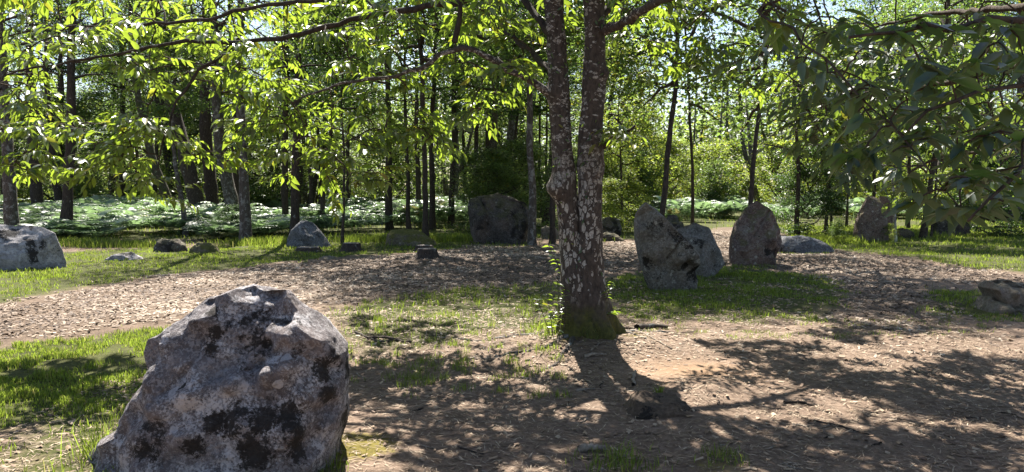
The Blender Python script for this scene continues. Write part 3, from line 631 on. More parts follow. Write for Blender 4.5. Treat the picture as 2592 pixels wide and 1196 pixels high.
bough('main', main, [(1400, 95, d), (1335, 15, 8.2), (1290, -70, 8.6)], .04, .03, loc=TB)
bough('main', main, [(1506, 60, d), (1600, -40, 8.6), (1750, -60, 9.4), (1950, 10, 9.8), (2100, 90, 10)], .05, .015, loc=TB)
bough('main', main, [(1415, 200, d), (1330, 120, 8.6), (1250, 60, 9.3), (1100, 60, 9.8), (950, 100, 10)], .035, .012, loc=TB)
# right-hand chestnut: trunk just outside the frame
NB = np.array([3.75, 4.1, hz1(3.75, 4.1)])
near = empty('chestnut_tree', NB, 'chestnut whose dark branches reach in from the right edge, trunk out of sight', 'tree', 'chestnut trees')
V, Q, T = tube([NB + [0, 0, -.1], NB + [0, 0, .15], NB + [.02, 0, 1], NB + [.0, .05, 2.5], NB + [.1, .1, 4], NB + [.1, .3, 6], NB + [.2, .4, 7.6]], [.24, .19, .16, .15, .13, .10, .05], 16)
b = MB(); b.add(V, Q, T); b.obj('trunk', M['bark_grey'], near, loc=NB)
def nr(z): return NB + np.array([.03, .05, z])
bough('near', near, [nr(3.0), at(2400, -60, 3.4), at(2100, -40, 3.9), (1880, 20, 4.2), (1934, 47, 4.1), (1990, 62, 3.8), (2050, 121, 3.5), (2085, 156, 3.4), (2161, 217, 3.25), (2206, 272, 3.15), (2282, 343, 3.0), (2360, 430, 2.85), (2440, 540, 2.7)], .014, .003, mat='bark_twig', loc=NB)
bough('near', near, [nr(2.3), at(2700, 60, 3.5), at(2592, 55, 3.3), at(2400, 66, 3.1), at(2250, 78, 3.0), at(2150, 95, 2.95)], .03, .006, mat='bark_twig', loc=NB)
bough('near', near, [nr(2.0), at(2720, 260, 3.3), at(2592, 200, 3.1), at(2480, 230, 2.95), at(2380, 260, 2.9), at(2300, 330, 2.85)], .024, .005, mat='bark_twig', loc=NB)
bough('near', near, [nr(1.7), at(2750, 420, 3.0), at(2592, 420, 2.75), at(2500, 470, 2.65), at(2450, 560, 2.6)], .02, .005, mat='bark_twig', loc=NB)
bough('near', near, [nr(2.6), at(2650, 150, 5.5), at(2500, 180, 6.2), at(2350, 220, 6.8), at(2200, 240, 7.2), at(2050, 260, 7.5)], .045, .01, mat='bark_twig', loc=NB)
bough('near', near, [nr(2.2), at(2700, 330, 5.5), at(2560, 370, 6.2), at(2420, 400, 6.8), at(2300, 420, 7.2)], .03, .008, mat='bark_twig', loc=NB)
bough('near', near, [nr(3.2), at(2600, 20, 6), at(2420, 30, 7), at(2250, 60, 8), at(2100, 110, 8.6)], .045, .01, mat='bark_twig', loc=NB)
bough('near', near, [nr(3.6), NB + [-.8, .9, 4.2], NB + [-1.6, 1.8, 4.6], NB + [-2.2, 2.6, 4.9]], .05, .02, mat='bark_twig', loc=NB)

# clumps of foliage: (owner, x0, x1, y0, y1, depth range, count)
ZONES = [('main', -60, 420, -40, 300, 5.6, 7.6, 34), ('main', 380, 1000, -40, 190, 6.2, 8.2, 40), ('main', -40, 130, 300, 440, 5.6, 6.8, 9), ('main', 160, 330, 300, 470, 5.8, 6.8, 9),
         ('main', 330, 520, 270, 500, 5.9, 6.8, 12), ('main', 540, 730, 170, 400, 6.2, 7.2, 14), ('main', 690, 860, 250, 450, 6.3, 7.2, 12), ('main', 830, 970, 330, 500, 6.4, 7.1, 9),
         ('main', 920, 1260, 150, 350, 6.6, 8.0, 22), ('main', 1020, 1180, 320, 400, 6.8, 7.4, 5), ('main', 1000, 1400, -40, 180, 7.0, 9.0, 22), ('main', 1530, 1720, -40, 130, 7.4, 9.2, 10), ('main', 1570, 1620, 320, 370, 7.5, 7.7, 2),
         ('main', 1640, 2050, -40, 230, 8.0, 10, 26), ('near', 1950, 2600, 60, 330, 6.0, 8.8, 42), ('near', 2150, 2620, 300, 500, 5.6, 7.6, 22), ('near', 2020, 2200, 240, 400, 7, 8.4, 8), ('main', 900, 1300, -30, 120, 9, 10.3, 8)]
clumps = []
rz = np.random.RandomState(77)
for ow, x0, x1, y0, y1, d0, d1, cnt in ZONES:
    for k in range(int(cnt * 1.15)): clumps.append((ow, at(rz.uniform(x0, x1), rz.uniform(y0, y1), rz.uniform(d0, d1) + (1.2 if x1 < 1300 else 0)), 1.0, 'bright'))
# unseen crown clumps added along sun rays to put shade on the ground
SD = np.array(sd)
def inpoly(poly):
    A = np.array(poly)
    while True:
        x, y = rz.uniform(A[:, 0].min(), A[:, 0].max()), rz.uniform(A[:, 1].min(), A[:, 1].max())
        if pip(poly, np.array([x]), np.array([y]))[0]: return x, y
SHADE = [([(1860, 860), (2050, 880), (2200, 960), (2330, 1010), (2250, 1040), (2080, 980), (1950, 940), (1840, 890)], 17), ([(2330, 920), (2592, 890), (2700, 1000), (2592, 1080), (2350, 1060), (2280, 980)], 19),
         ([(870, 990), (1100, 960), (1300, 1000), (1500, 960), (1600, 1060), (1800, 1090), (1780, 1230), (900, 1230)], 42), ([(1850, 1100), (2250, 1090), (2300, 1230), (1850, 1230)], 14), ([(1080, 880), (1180, 900), (1120, 960), (880, 1000), (870, 930)], 8),
         ([(2060, 800), (2350, 830), (2300, 880), (2100, 860)], 10), ([(0, 900), (380, 900), (360, 1010), (0, 1010)], 7), ([(850, 800), (1150, 790), (1180, 880), (880, 890)], 8), ([(2300, 1090), (2650, 1100), (2650, 1230), (2300, 1230)], 9)]
for poly, n_ in SHADE:
    for k in range(n_):
        x, y = inpoly(poly); g = G(x, y); hmin = (1.85 + .26 * g[1]) / (1 - .203) ; hh_ = rz.uniform(hmin, hmin + 3.2)
        p = g + SD * (hh_ / SD[2]); clumps.append(('near' if x > 2250 else 'main', p, 1.1, 'top'))
for k in range(250):  # more unseen clumps, added sunward of the near sprays to darken them
    q = at(rz.uniform(1930, 2720), rz.uniform(0, 600), rz.uniform(2.6, 3.7)); hh_ = rz.uniform(1.6, 4.6); p = q + SD * (hh_ / SD[2])
    if to_px(p)[1] < -30: clumps.append(('near', p, 1.15, 'top'))
nodes = {'main': [np.array(p) for p in bough_nodes['main']] + [p for p in Lr[::10]][8:] + [p for p in Rr[::10]][8:],
         'near': [np.array(p) for p in bough_nodes['near']] + [NB + [.1, .3, z] for z in (4, 5, 6, 7)]}
twigs = {'main': MB(), 'near': MB()}; LV = {'main': [], 'near': []}
def add_shoot(ow, p0, p1, n, size, droop=.1, spread=1.0):
    """a leafy shoot from p0 to p1 with alternate leaves in one flattish plane"""
    ax = p1 - p0; L = np.linalg.norm(ax); ax = ax / L
    up = np.array([0, 0, 1.]) + rz.normal(0, .25, 3); side = np.cross(ax, up); side /= np.linalg.norm(side) + 1e-9; up2 = np.cross(side, ax)
    mid = (p0 + p1) / 2 + np.array([0, 0, .04 * L])
    V, Q, T = tube([p0, mid, p1], [.0035, .0028, .0018], 4, cap=False); twigs[ow].add(V, Q)
    for k in range(n):
        t_ = .12 + .88 * (k + rz.rand() * .5) / n; q = p0 + ax * L * t_ + np.array([0, 0, .04 * L * 4 * t_ * (1 - t_)])
        s_ = 1 if k % 2 else -1; a = rz.uniform(.5, 1.15) * (1 - .5 * t_) * spread
        dv = ax * math.cos(a) + side * s_ * math.sin(a) + np.array([0, 0, -droop - rz.uniform(-.1, .4)]) + rz.normal(0, .12, 3)
        nv = up2 + rz.normal(0, .38, 3) + side * s_ * .15
        LV[ow].append(np.r_[q, dv, nv, size * rz.uniform(.55, 1.2)])
def connect(ow, p, r0=.008):
    A = np.array(nodes[ow]); w = np.linalg.norm(A - p, axis=1); q = A[np.argmin(w)]; L = w.min()
    n = 7; tt = np.linspace(0, 1, n)[:, None]; C = q + (p - q) * tt; C[:, 2] += .12 * L * np.sin(tt[:, 0] * math.pi); C[1:-1] += rz.normal(0, .02 * min(L, 1), (n - 2, 3))
    V, Q, T = tube(C, np.linspace(r0 + .004 * L, .0035, n), 5, cap=False); twigs[ow].add(V, Q)
    nodes[ow] += [c for c in C[2:]]
    return norm(p - q)
def order(cl):
    out = []
    for ow in ('main', 'near'):
        A = np.array(nodes[ow]); c = [x for x in cl if x[0] == ow]
        out += sorted(c, key=lambda x: np.linalg.norm(A - x[1], axis=1).min())
    return out
for ow, p, sc, kind in order(clumps):
    ax = connect(ow, p); ax[2] *= .3
    for k in range(5 if kind == 'bright' else 7):
        an = rz.uniform(-1.3, 1.3) if kind == 'bright' else rz.uniform(-3.1, 3.1); c, s_ = math.cos(an), math.sin(an)
        dv = np.array([ax[0] * c - ax[1] * s_, ax[0] * s_ + ax[1] * c, rz.uniform(-.4, .15)]); dv /= np.linalg.norm(dv) + 1e-9
        L = (rz.uniform(.2, .46) if kind == 'bright' else rz.uniform(.14, .36)) * sc
        add_shoot(ow, p + rz.normal(0, .03, 3), p + dv * L, rz.randint(5, 9), (.12 if kind == 'bright' else .175) * sc)
# the dark sprays close to the camera
NEARC = [(1985, 70, 3.8), (2050, 60, 3.6), (2030, 165, 3.5), (2095, 185, 3.4), (1920, 45, 4.1), (2160, 60, 3.1), (2190, 120, 3.2), (2270, 85, 3.0), (2330, 60, 3.0), (2400, 80, 3.05), (2480, 60, 3.1), (2560, 70, 3.2),
         (2200, 225, 3.2), (2250, 300, 3.1), (2175, 300, 3.1), (2190, 375, 3.0), (2150, 395, 3.0), (2260, 385, 2.95), (2330, 160, 3.0), (2400, 200, 2.9), (2470, 160, 3.0), (2550, 180, 3.05), (2440, 270, 2.9), (2360, 280, 2.9), (2300, 250, 3.0),
         (2540, 270, 3.0), (2590, 350, 2.8), (2500, 340, 2.9), (2400, 455, 2.75), (2330, 500, 2.8), (2450, 450, 2.7), (2520, 440, 2.7), (2580, 440, 2.7), (2460, 530, 2.65), (2540, 510, 2.6), (2400, 530, 2.7), (2300, 440, 2.9), (2590, 140, 3.2), (2430, 380, 2.9), (2350, 350, 2.95)]
for (x, y, dd) in NEARC + [(x + rz.normal(0, 45), y + rz.normal(0, 30) - 20, dd + rz.uniform(.2, .9)) for x, y, dd in NEARC if y < 420 or x > 2350]:
    p = at(x, y, dd); A = np.array(nodes['main']); Bn = np.array(nodes['near'])
    ow = 'main' if x < 2000 else 'near'
    ax = connect(ow, p, .004)
    n = rz.randint(6, 9); a0 = rz.uniform(0, 6.28)
    for k in range(n):
        an = a0 + k * 2.4; dv = np.array([math.cos(an), math.sin(an) * .8, -rz.uniform(-.05, .5)]) + ax * .3
        nv = np.array([0, 0, 1.]) + rz.normal(0, .3, 3)
        LV[ow].append(np.r_[p + rz.normal(0, .012, 3), dv, nv, rz.uniform(.085, .15)])
# leafy suckers at the foot of the main tree
for (x, y, x1, y1, dy) in [(1400, 865, 1385, 745, -.05), (1415, 870, 1412, 720, -.12), (1425, 860, 1432, 735, -.2), (1395, 860, 1360, 760, .05), (1420, 870, 1400, 790, -.2), (1432, 720, 1390, 625, .0), (1530, 770, 1548, 715, -.1), (1535, 800, 1560, 790, -.1)]:
    p0 = at(x, y, D0 + dy); p1 = at(x1, y1, D0 + dy - .05)
    for k in range(7):
        t_ = .3 + .7 * k / 6; q = p0 + (p1 - p0) * t_
        for s_ in (-1, 1):
            LV['main'].append(np.r_[q, np.array([s_ * rz.uniform(.5, 1), rz.uniform(-.7, .7), rz.uniform(-.1, .4)]), np.array([0, 0, 1.]) + rz.normal(0, .4, 3), rz.uniform(.045, .085)])
    V, Q, T = tube(resample([p0, (p0 + p1) / 2 + [.01, 0, .01], p1], 6), np.linspace(.006, .002, 6), 5); b = MB(); b.add(V, Q, T); b.obj('sucker', M['bark_twig'], main, loc=TB)
# ivy and tiny shoots on the stems
for k in range(70):
    R_ = (Lr if k % 2 else Rr)[rz.randint(18, 120)]
    LV['main'].append(np.r_[R_ + np.array([rz.uniform(-.11, .11), -.12, rz.normal(0, .03)]), np.array([rz.normal(), -.4, -.6]), np.array([rz.normal(0, .3), -1, .3]), rz.uniform(.03, .07)])
leaf_mesh = []
for k in range(12):
    mb_ = MB(); tv, tq, tt = leaf_tpl(0); tv = tv.copy(); tv[:, 0] *= rz.uniform(.85, 1.15); tv[:, 2] *= rz.uniform(.3, 2.0); mb_.add(tv, tq, tt, a=rz.rand()); leaf_mesh.append(mb_.mesh('chestnut_leaf', M['chestnut'] if k < 6 else M['shadedleaf']))
for ow, root, loc in (('main', main, TB), ('near', near, NB)):
    twigs[ow].obj('twigs', M['bark_twig'], root, loc=loc)['kind'] = 'stuff'
    A = np.array(LV[ow]); px, py, f = to_px(A[:, :3]); vis = (px > 0) & (px < W) & (py > 0) & (py < H)
    score = np.where(vis, A[:, 9] / f, 0); idx = np.argsort(-score)[:300]; dd, ss, nn = frames(A[:, 3:6], A[:, 6:9])
    bn = np.concatenate([R_ for R_, _ in bough_objs[ow]]); bi = np.concatenate([np.full(len(R_), k_) for k_, (R_, _) in enumerate(bough_objs[ow])])
    for i in idx:
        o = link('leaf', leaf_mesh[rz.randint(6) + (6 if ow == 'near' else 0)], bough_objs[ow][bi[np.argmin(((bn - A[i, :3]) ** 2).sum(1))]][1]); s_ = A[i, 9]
        m_ = Matrix.Identity(4)
        for r_ in range(3): m_[r_][0] = ss[i][r_] * s_; m_[r_][1] = dd[i][r_] * s_; m_[r_][2] = nn[i][r_] * s_; m_[r_][3] = A[i, r_] - loc[r_]
        o.matrix_basis = m_
    rest = np.setdiff1d(np.arange(len(A)), idx); b = MB(); leaves(b, A[rest, :3], A[rest, 3:6], A[rest, 6:9], A[rest, 9], 0)
    b.obj('foliage', M['chestnut' if ow == 'main' else 'shadedleaf'], root, loc=loc)['kind'] = 'stuff'  # also holds the unseen clumps added to cast shade
# surface roots of the main tree
for pts, r0 in [([(1435, 878), (1380, 900), (1300, 902), (1220, 915)], .035), ([(1450, 885), (1400, 925), (1330, 935)], .03), ([(1540, 872), (1600, 868), (1660, 885)], .03), ([(1545, 862), (1640, 842), (1760, 835)], .03), ([(1420, 868), (1330, 858), (1200, 862), (1080, 850)], .028)]:
    P = [np.append(G(x, y)[:2], 0) for x, y in pts]; R = resample(P, 24, .012, rz); R[:, 2] = hgt(R[:, 0], R[:, 1]) - .004 + .006 * np.sin(np.arange(24) * .9)
    V, Q, T = tube(R, np.linspace(r0, .008, 24) * (1 + .15 * np.sin(np.arange(24) * 1.3)), 8); b = MB(); b.add(V, Q, T); b.obj('root', M['bark_grey'], main, loc=TB)

# ------------------------------------------------------------------ crowns shared by the other trees
def crown(seed, Hc, R, nl, per, leaf, mat, cr=.45, sub=4, prof=.5, bare=0, droop=0.0, bark='bark'):
    rs = np.random.RandomState(seed); br = MB(); cen = []
    ga = rs.uniform(0, 6.28)
    def poly(p, dv, L, n, r0, r1, curve):
        P = [p]; dv = dv / np.linalg.norm(dv)
        for k in range(n):
            dv = dv + rs.normal(0, .16, 3) + np.array([0, 0, curve]); dv = dv / np.linalg.norm(dv); P.append(P[-1] + dv * L / n)
        V, Q, T = tube(P, np.linspace(r0, r1, n + 1), 5, cap=False); br.add(V, Q); return np.array(P)
    for k in range(nl):
        t_ = (k + rs.rand()) / nl; z = Hc * .92 * t_; ga += 2.4 + rs.uniform(-.4, .4)
        el = math.radians(5 + 60 * t_ + rs.uniform(-12, 12)) - droop
        L = R * (math.sin(math.pi * min(1, .22 + .72 * t_)) ** prof) * rs.uniform(.7, 1.15)
        P = poly(np.array([0, 0, z]), np.array([math.cos(ga) * math.cos(el), math.sin(ga) * math.cos(el), math.sin(el)]), L, 6, .018 + .022 * L * (1 - .5 * t_), .006, .03 - droop * .1)
        isbare = k < bare
        for s_ in range(sub):
            q = P[rs.randint(2, 7)]; a = ga + rs.uniform(-1.3, 1.3)
            S_ = poly(q, np.array([math.cos(a), math.sin(a), rs.uniform(-.3, .5)]), L * rs.uniform(.25, .5), 4, .010, .003, 0)
            if not isbare: cen += [S_[-1], S_[2]]
        if not isbare: cen += [P[-1], P[-2]]
    cen = np.array(cen); mb = MB()
    N = len(cen) * per; c = np.repeat(cen, per, 0); sig = np.repeat(cr * rs.uniform(.5, 1.25, len(cen)), per)[:, None]
    pos = c + rs.normal(0, 1, (N, 3)) * sig * [1, 1, .55]
    a = rs.uniform(0, 6.28, N); dv = np.stack([np.cos(a), np.sin(a), rs.uniform(-.8, .2, N)], 1); nv = np.array([0, 0, 1.]) + rs.normal(0, .55, (N, 3))
    leaves(mb, pos, dv, nv, leaf * rs.uniform(.7, 1.3, N), 1, rs.rand(N))
    return mb.mesh('crown', M[mat]), br.mesh('branches', M[bark])
CR = {
    'oak': crown(1, 8.0, 2.9, 24, 42, .125, 'oak', .42, 5),
    'oak2': crown(2, 9.0, 2.5, 24, 18, .125, 'oak', .40, 5, bare=4),
    'tall': crown(3, 10, 2.0, 24, 14, .125, 'oak', .38, 4, bare=6),
    'dark': crown(4, 6.0, 2.3, 22, 75, .12, 'darkleaf', .36, 5),
    'pine': crown(5, 9, 2.2, 26, 15, .14, 'darkleaf', .34, 4, bare=14, droop=.1),
    'far': crown(14, 6.0, 2.4, 22, 60, .14, 'farleaf', .42, 5),
    'young': crown(6, 4.2, 1.5, 20, 48, .105, 'youngleaf', .28, 4),
    'sapling': crown(8, 3.6, 1.3, 16, 42, .11, 'oak', .28, 4),
}
def add_tree(name, label, d_, pts, wpx, kind, zc, cs=1.0, bark='bark', group='trees round the clearing', Htop=None, seed=0, cz=None, fork=None):
    rs = np.random.RandomState((seed + int(pts[0][0]) * 7 + 30003) % 100000)
    x0 = at(pts[0][0], pts[0][1], d_)[0]; z0 = hz1(x0, d_); base = np.array([x0, d_, z0])
    P = [base + [0, 0, -.15], base + [0, 0, .02]] + [at(px, py, d_ + .15 * k) for k, (px, py) in enumerate(pts) if at(px, py, d_)[2] > .35]
    if len(P) < 3: P.append(base + [rs.normal(0, .1), rs.normal(0, .1), 2.])
    if P[-1][2] < .9 : P[-1][2] = 1.0
    Hh = CR[kind][0]; hc = {'oak': 8, 'oak2': 9, 'tall': 10, 'dark': 6, 'pine': 9, 'young': 4.2, 'sapling': 3.6}[kind] * cs
    ztop = zc + hc * .92
    dv = P[-1] - P[-2]; dv = dv / max(dv[2], .2); dv[2] = 1; dv[:2] *= .5
    while P[-1][2] < ztop - .6:
        st = min(1.3, ztop - P[-1][2]); P.append(P[-1] + dv * st + np.append(rs.normal(0, .08, 2), 0)); dv[:2] *= .75
    P = np.array(P); r0 = wpx / 2 * d_ / F
    n = max(18, int(P[-1][2] / .35)); R = resample(P, n); hh = R[:, 2] - z0
    rr = r0 * (1 - .78 * np.clip(hh / max(ztop - z0, .1), 0, 1)) * (1 + .45 * np.exp(-np.maximum(hh, 0) / .22)) * (1 + .05 * rs.normal(0, 1, n))
    R[1:, :2] += (np.cumsum(rs.normal(0, .012, (n - 1, 2)), 0))
    sd_ = 12 if r0 * F / d_ > 8 else 8
    V, Q, T = tube(R, rr, sd_, lambda t_, th: 1 + .06 * np.sin(th * 3 + t_ * 25 + seed))
    root = empty(name, base, label, 'tree', group)
    b = MB(); b.add(V, Q, T); b.obj('trunk', M[bark], root, loc=base)
    i = int(np.argmin(np.abs(R[:, 2] - zc))); org = R[i] - base; org[2] = zc - z0
    rot = rs.uniform(0, 6.28)
    for nm, me in (('crown', CR[kind][0]), ('branches', CR[kind][1])):
        o = link(nm, me, root, org); o.rotation_euler = (0, 0, rot); o.scale = (cs, cs, cs)
    return root
TREES = [
 (24, [(32, 562), (14, 300), (5, 150)], 28, 'oak2', 4.8, .9, 'bark_grey', 'lichen-spotted trunk rising behind the pale boulder at the left edge'),
 (25, [(168, 560), (176, 320), (172, 150)], 24, 'tall', 5.0, .9, 'bark', 'dark straight trunk in the bracken right of the pale left boulder'),
 (36, [(95, 520), (75, 250), (72, 0)], 26, 'pine', 6.5, 1, 'bark', 'tall dark trunk behind the bracken near the left edge'),
 (39, [(152, 515), (135, 430), (118, 250)], 17, 'tall', 6.0, 1, 'bark', 'slanting dark trunk just left of the dark straight trunk in the bracken'),
 (38, [(430, 520), (383, 400), (345, 250), (335, 180)], 21, 'oak2', 6.0, 1, 'bark_moss', 'left-leaning mossy trunk behind the drooping chestnut spray'),
 (32, [(502, 530), (465, 380), (440, 290), (410, 190)], 33, 'oak2', 7.0, 1, 'bark', 'thick trunk leaning left out of the bracken'),
 (27, [(468, 545), (445, 420), (440, 320)], 12, 'sapling', 4.2, 1, 'bark_grey', 'thin trunk standing in front of the thick left-leaning trunk'),
 (33, [(540, 525), (522, 350), (522, 230)], 29, 'tall', 6.2, 1, 'bark', 'thick near-black trunk right of the left-leaning thick trunk'),
 (32, [(590, 525), (565, 380), (556, 240)], 30, 'oak2', 6.0, .95, 'bark_grey', 'thick trunk spotted with round lichen, between the near-black and the grey trunk'),
 (34, [(603, 520), (592, 400), (594, 280)], 15, 'pine', 6.5, .9, 'bark', 'slim dark trunk close behind the round-lichen trunk'),
 (23.5, [(622, 590), (612, 380), (600, 150)], 23, 'tall', 4.9, .9, 'bark_grey', 'tall grey trunk at the near edge of the bracken'),
 (24.6, [(745, 585), (744, 400), (748, 60)], 20, 'oak2', 5.0, .85, 'bark', 'brown trunk rising behind the conical grey stone'),
 (33, [(722, 540), (722, 400)], 15, 'pine', 5.5, 1, 'bark', 'dark trunk left of the brown trunk behind the conical stone'),
 (39, [(787, 530), (785, 430)], 9, 'tall', 6.0, 1, 'bark', 'slim dark trunk right of the conical stone, deep in the bracken'),
 (33, [(818, 545), (824, 420), (850, 200)], 12, 'dark', 5.0, 1, 'bark', 'dark trunk leaning slightly right in the bracken behind the low stumps'),
 (22.8, [(866, 610), (868, 430), (862, 250)], 7, 'sapling', 3.8, 1.1, 'bark', 'pole-thin sapling right of the conical grey stone'),
 (30, [(1036, 562), (1036, 430)], 10, 'oak2', 4.5, .85, 'bark', 'thin straight trunk behind the mossy boulder, at the bracken edge'),
 (24.2, [(1080, 598), (1078, 440), (1072, 200)], 13, 'oak', 5.5, 1.3, 'bark', 'slender black trunk just behind the mossy boulder'),
 (31, [(1094, 545), (1090, 400)], 14, 'oak', 5.2, .9, 'bark', 'brown trunk close behind the slender black trunk'),
 (33, [(1142, 540), (1146, 420)], 14, 'tall', 5.5, 1, 'bark', 'dark trunk left of the biggest stone'),
 (31, [(985, 525), (985, 200), (980, 0)], 16, 'pine', 4.6, 1.1, 'bark', 'bare-branched dark conifer left of the biggest stone'),
 (40, [(1060, 520), (1057, 150), (1055, 0)], 12, 'oak2', 7, 1, 'bark', 'tall thin trunk far behind the mossy boulder'),
 (30, [(1252, 505), (1250, 300), (1255, 100)], 20, 'oak', 5.0, 1, 'bark_moss', 'mossy trunk directly behind the biggest stone'),
 (34, [(1205, 515), (1205, 380)], 15, 'dark', 4.5, 1, 'bark', 'dark trunk behind the left shoulder of the biggest stone'),
 (37, [(1298, 515), (1300, 420), (1310, 300)], 10, 'oak', 5.5, .9, 'bark', 'thin trunk behind the right shoulder of the biggest stone'),
 (22.6, [(1347, 620), (1344, 430), (1338, 250)], 20, 'oak', 5.2, 1.3, 'bark_grey', 'pale grey trunk touching the right side of the biggest stone'),
 (35, [(1375, 548), (1365, 430)], 8, 'tall', 5, .9, 'bark', 'thin trunk behind the pale grey trunk, left one of a close pair'),
 (35, [(1386, 548), (1379, 420)], 8, 'sapling', 5, 1.1, 'bark', 'thin trunk behind the pale grey trunk, right one of a close pair'),
 (22.8, [(1397, 617), (1400, 430)], 14, 'oak', 5.5, 1.3, 'bark', 'dark trunk just left of the main double trunk'),
 (30, [(1575, 562), (1573, 430)], 7, 'young', 2.6, 1.1, 'bark', 'thin wavy trunk behind the dark stone right of the main trunk'),
 (19.5, [(1672, 600), (1692, 350), (1713, 200), (1715, 90)], 16, 'oak', 4.2, 1.1, 'bark', 'dark trunk leaning right behind the leaning cracked stone'),
 (30, [(1752, 548), (1752, 380)], 9, 'oak2', 5, 1.25, 'bark', 'straight thin trunk behind the two leaning stones'),
 (18.6, [(1890, 620), (1900, 400), (1910, 300)], 14, 'oak', 3.5, 1.05, 'bark', 'dark trunk rising behind the egg-shaped stone'),
 (27, [(2018, 567), (2020, 450), (2015, 300)], 13, 'oak2', 2.6, .8, 'bark', 'leafy dark-stemmed tree beyond the low flat bluish stone'),
 (30, [(2091, 557), (2096, 480)], 9, 'young', 2.4, 1.3, 'bark', 'small tree left of the pointed reddish stone, thicker of a pair'),
 (30, [(2104, 557), (2103, 480)], 6, 'young', 2.6, 1, 'bark', 'small tree left of the pointed reddish stone, thinner of a pair'),
 (33, [(2143, 555), (2146, 450)], 7, 'young', 2.6, 1.2, 'bark', 'thin sapling left of the pointed reddish stone, nearest to it'),
 (30, [(2213, 520), (2213, 430)], 10, 'oak', 3.2, .8, 'bark', 'dark trunk showing right behind the pointed reddish stone'),
 (23.6, [(2268, 612), (2262, 480)], 8, 'sapling', 2.8, 1.1, 'bark_birch', 'thin pale birch just right of the pointed reddish stone'),
 (32, [(2300, 545), (2300, 400)], 9, 'tall', 4.2, .8, 'bark', 'dark trunk right of the thin birch'),
 (25, [(2335, 600), (2345, 540), (2360, 450)], 16, 'oak2', 4.6, .85, 'bark', 'dark right-leaning trunk seen under the near dark leaves'),
 (25.4, [(2356, 602), (2362, 540)], 6, 'sapling', 2.8, 1, 'bark', 'thin stem right beside the dark right-leaning trunk'),
]
for k, (d_, pts, wp, kind, zc, cs, bk, lab) in enumerate(TREES):
    if pts[0][0] < 1200: wp *= 1.2
    nm = {'pine': 'pine_tree', 'oak': 'oak_tree', 'oak2': 'oak_tree', 'tall': 'oak_tree', 'dark': 'holly_tree', 'young': 'young_tree', 'sapling': 'sapling'}[kind]
    if 'birch' in bk: nm = 'birch_tree'
    add_tree(nm, lab, d_, pts, wp, kind, zc, cs, bk, seed=k)
# distant trees, too alike to tell apart
rt = np.random.RandomState(5); placed = [at(p[0][0], 520, d_)[:2] for d_, p, *_ in TREES]; cnt = 0; tries = 0
while cnt < 72 and tries < 4000:
    tries += 1
    d_ = rt.uniform(34, 62); px = rt.uniform(-250, 2850); q = at(px, 520, d_)[:2]
    if 1560 < px < 2220 and d_ < 52: continue
    if px < 1250 and d_ < 42: continue
    if min(np.hypot(*(q - p)) for p in placed) < 2.2: continue
    placed.append(q); cnt += 1
    kind = ['oak', 'oak2', 'tall', 'oak', 'pine', 'oak2', 'dark'][rt.randint(7)]
    add_tree({'pine': 'pine_tree', 'dark': 'holly_tree'}.get(kind, 'oak_tree'), 'slim dark tree among many alike deep in the wood behind the bracken', d_, [(px, 560), (px + rt.normal(0, 24), 380)], rt.uniform(.26, .6) * F / d_, kind, rt.uniform(4.5, 8.0), rt.uniform(.85, 1.15), 'bark' if rt.rand() < .7 else 'bark_grey', 'trees deep in the wood', seed=200 + cnt)
# understorey bushes and young growth
def bush(label, px, d_, kind, s_, z=-.3, group='bushes under the trees', name='bush'):
    x = at(px, 520, d_)[0]; base = np.array([x, d_, hz1(x, d_)]); root = empty(name, base, label, 'bush', group); rot = rt.uniform(0, 6.28)
    for nm, me in (('foliage', CR[kind][0]), ('stems', CR[kind][1])):
        o = link(nm, me, root, (0, 0, z)); o.rotation_euler = (0, 0, rot); o.scale = (s_ * rt.uniform(.9, 1.2), s_ * rt.uniform(.9, 1.2), s_ * rt.uniform(.8, 1.1))
for k in range(34):
    d_ = rt.uniform(42, 60); px = rt.uniform(-200, 1560)
    bush('leafy undergrowth bush among many alike under the distant trees', px, d_, ['far', 'young', 'sapling', 'far'][rt.randint(4)], rt.uniform(.6, 1.15))
for k in range(40):
    d_ = rt.uniform(44, 64); px = rt.uniform(1540, 2850)
    bush('sunlit yellow-green young growth among many alike beyond the clearing', px, d_, ['young', 'young', 'sapling'][rt.randint(3)], rt.uniform(.8, 1.7), group='young growth beyond the clearing')
for px, d_, kind, s_, lab in [(588, 25.2, 'dark', .22, 'low dark bush at the foot of the tall grey trunk'), (1240, 29, 'far', .6, 'dark leafy bush behind the biggest stone, left side'), (1310, 31, 'far', .6, 'dark leafy bush behind the biggest stone, right side'),
                          (1590, 29, 'young', .55, 'bright green young bush behind the dark stone right of the trunk'), (1545, 33, 'young', .6, 'bright green bush peeping out right of the main trunk'), (2045, 27.6, 'dark', .5, 'dark low bush under the leafy tree beyond the bluish stone'),
                          (2120, 23.0, 'sapling', .2, 'small tuft-like shrub left of the pointed reddish stone'), (2250, 23.2, 'young', .16, 'small pale plant at the foot of the thin birch'), (2520, 27, 'dark', .6, 'dark bush at the right edge beyond the grass'), (2420, 33, 'young', .7, 'young leafy bush behind the near dark leaves'), (1800, 44, 'dark', .32, 'dark low bush in the sunlit bracken field')]:
    bush(lab, px, d_, kind, s_, z=-.12)

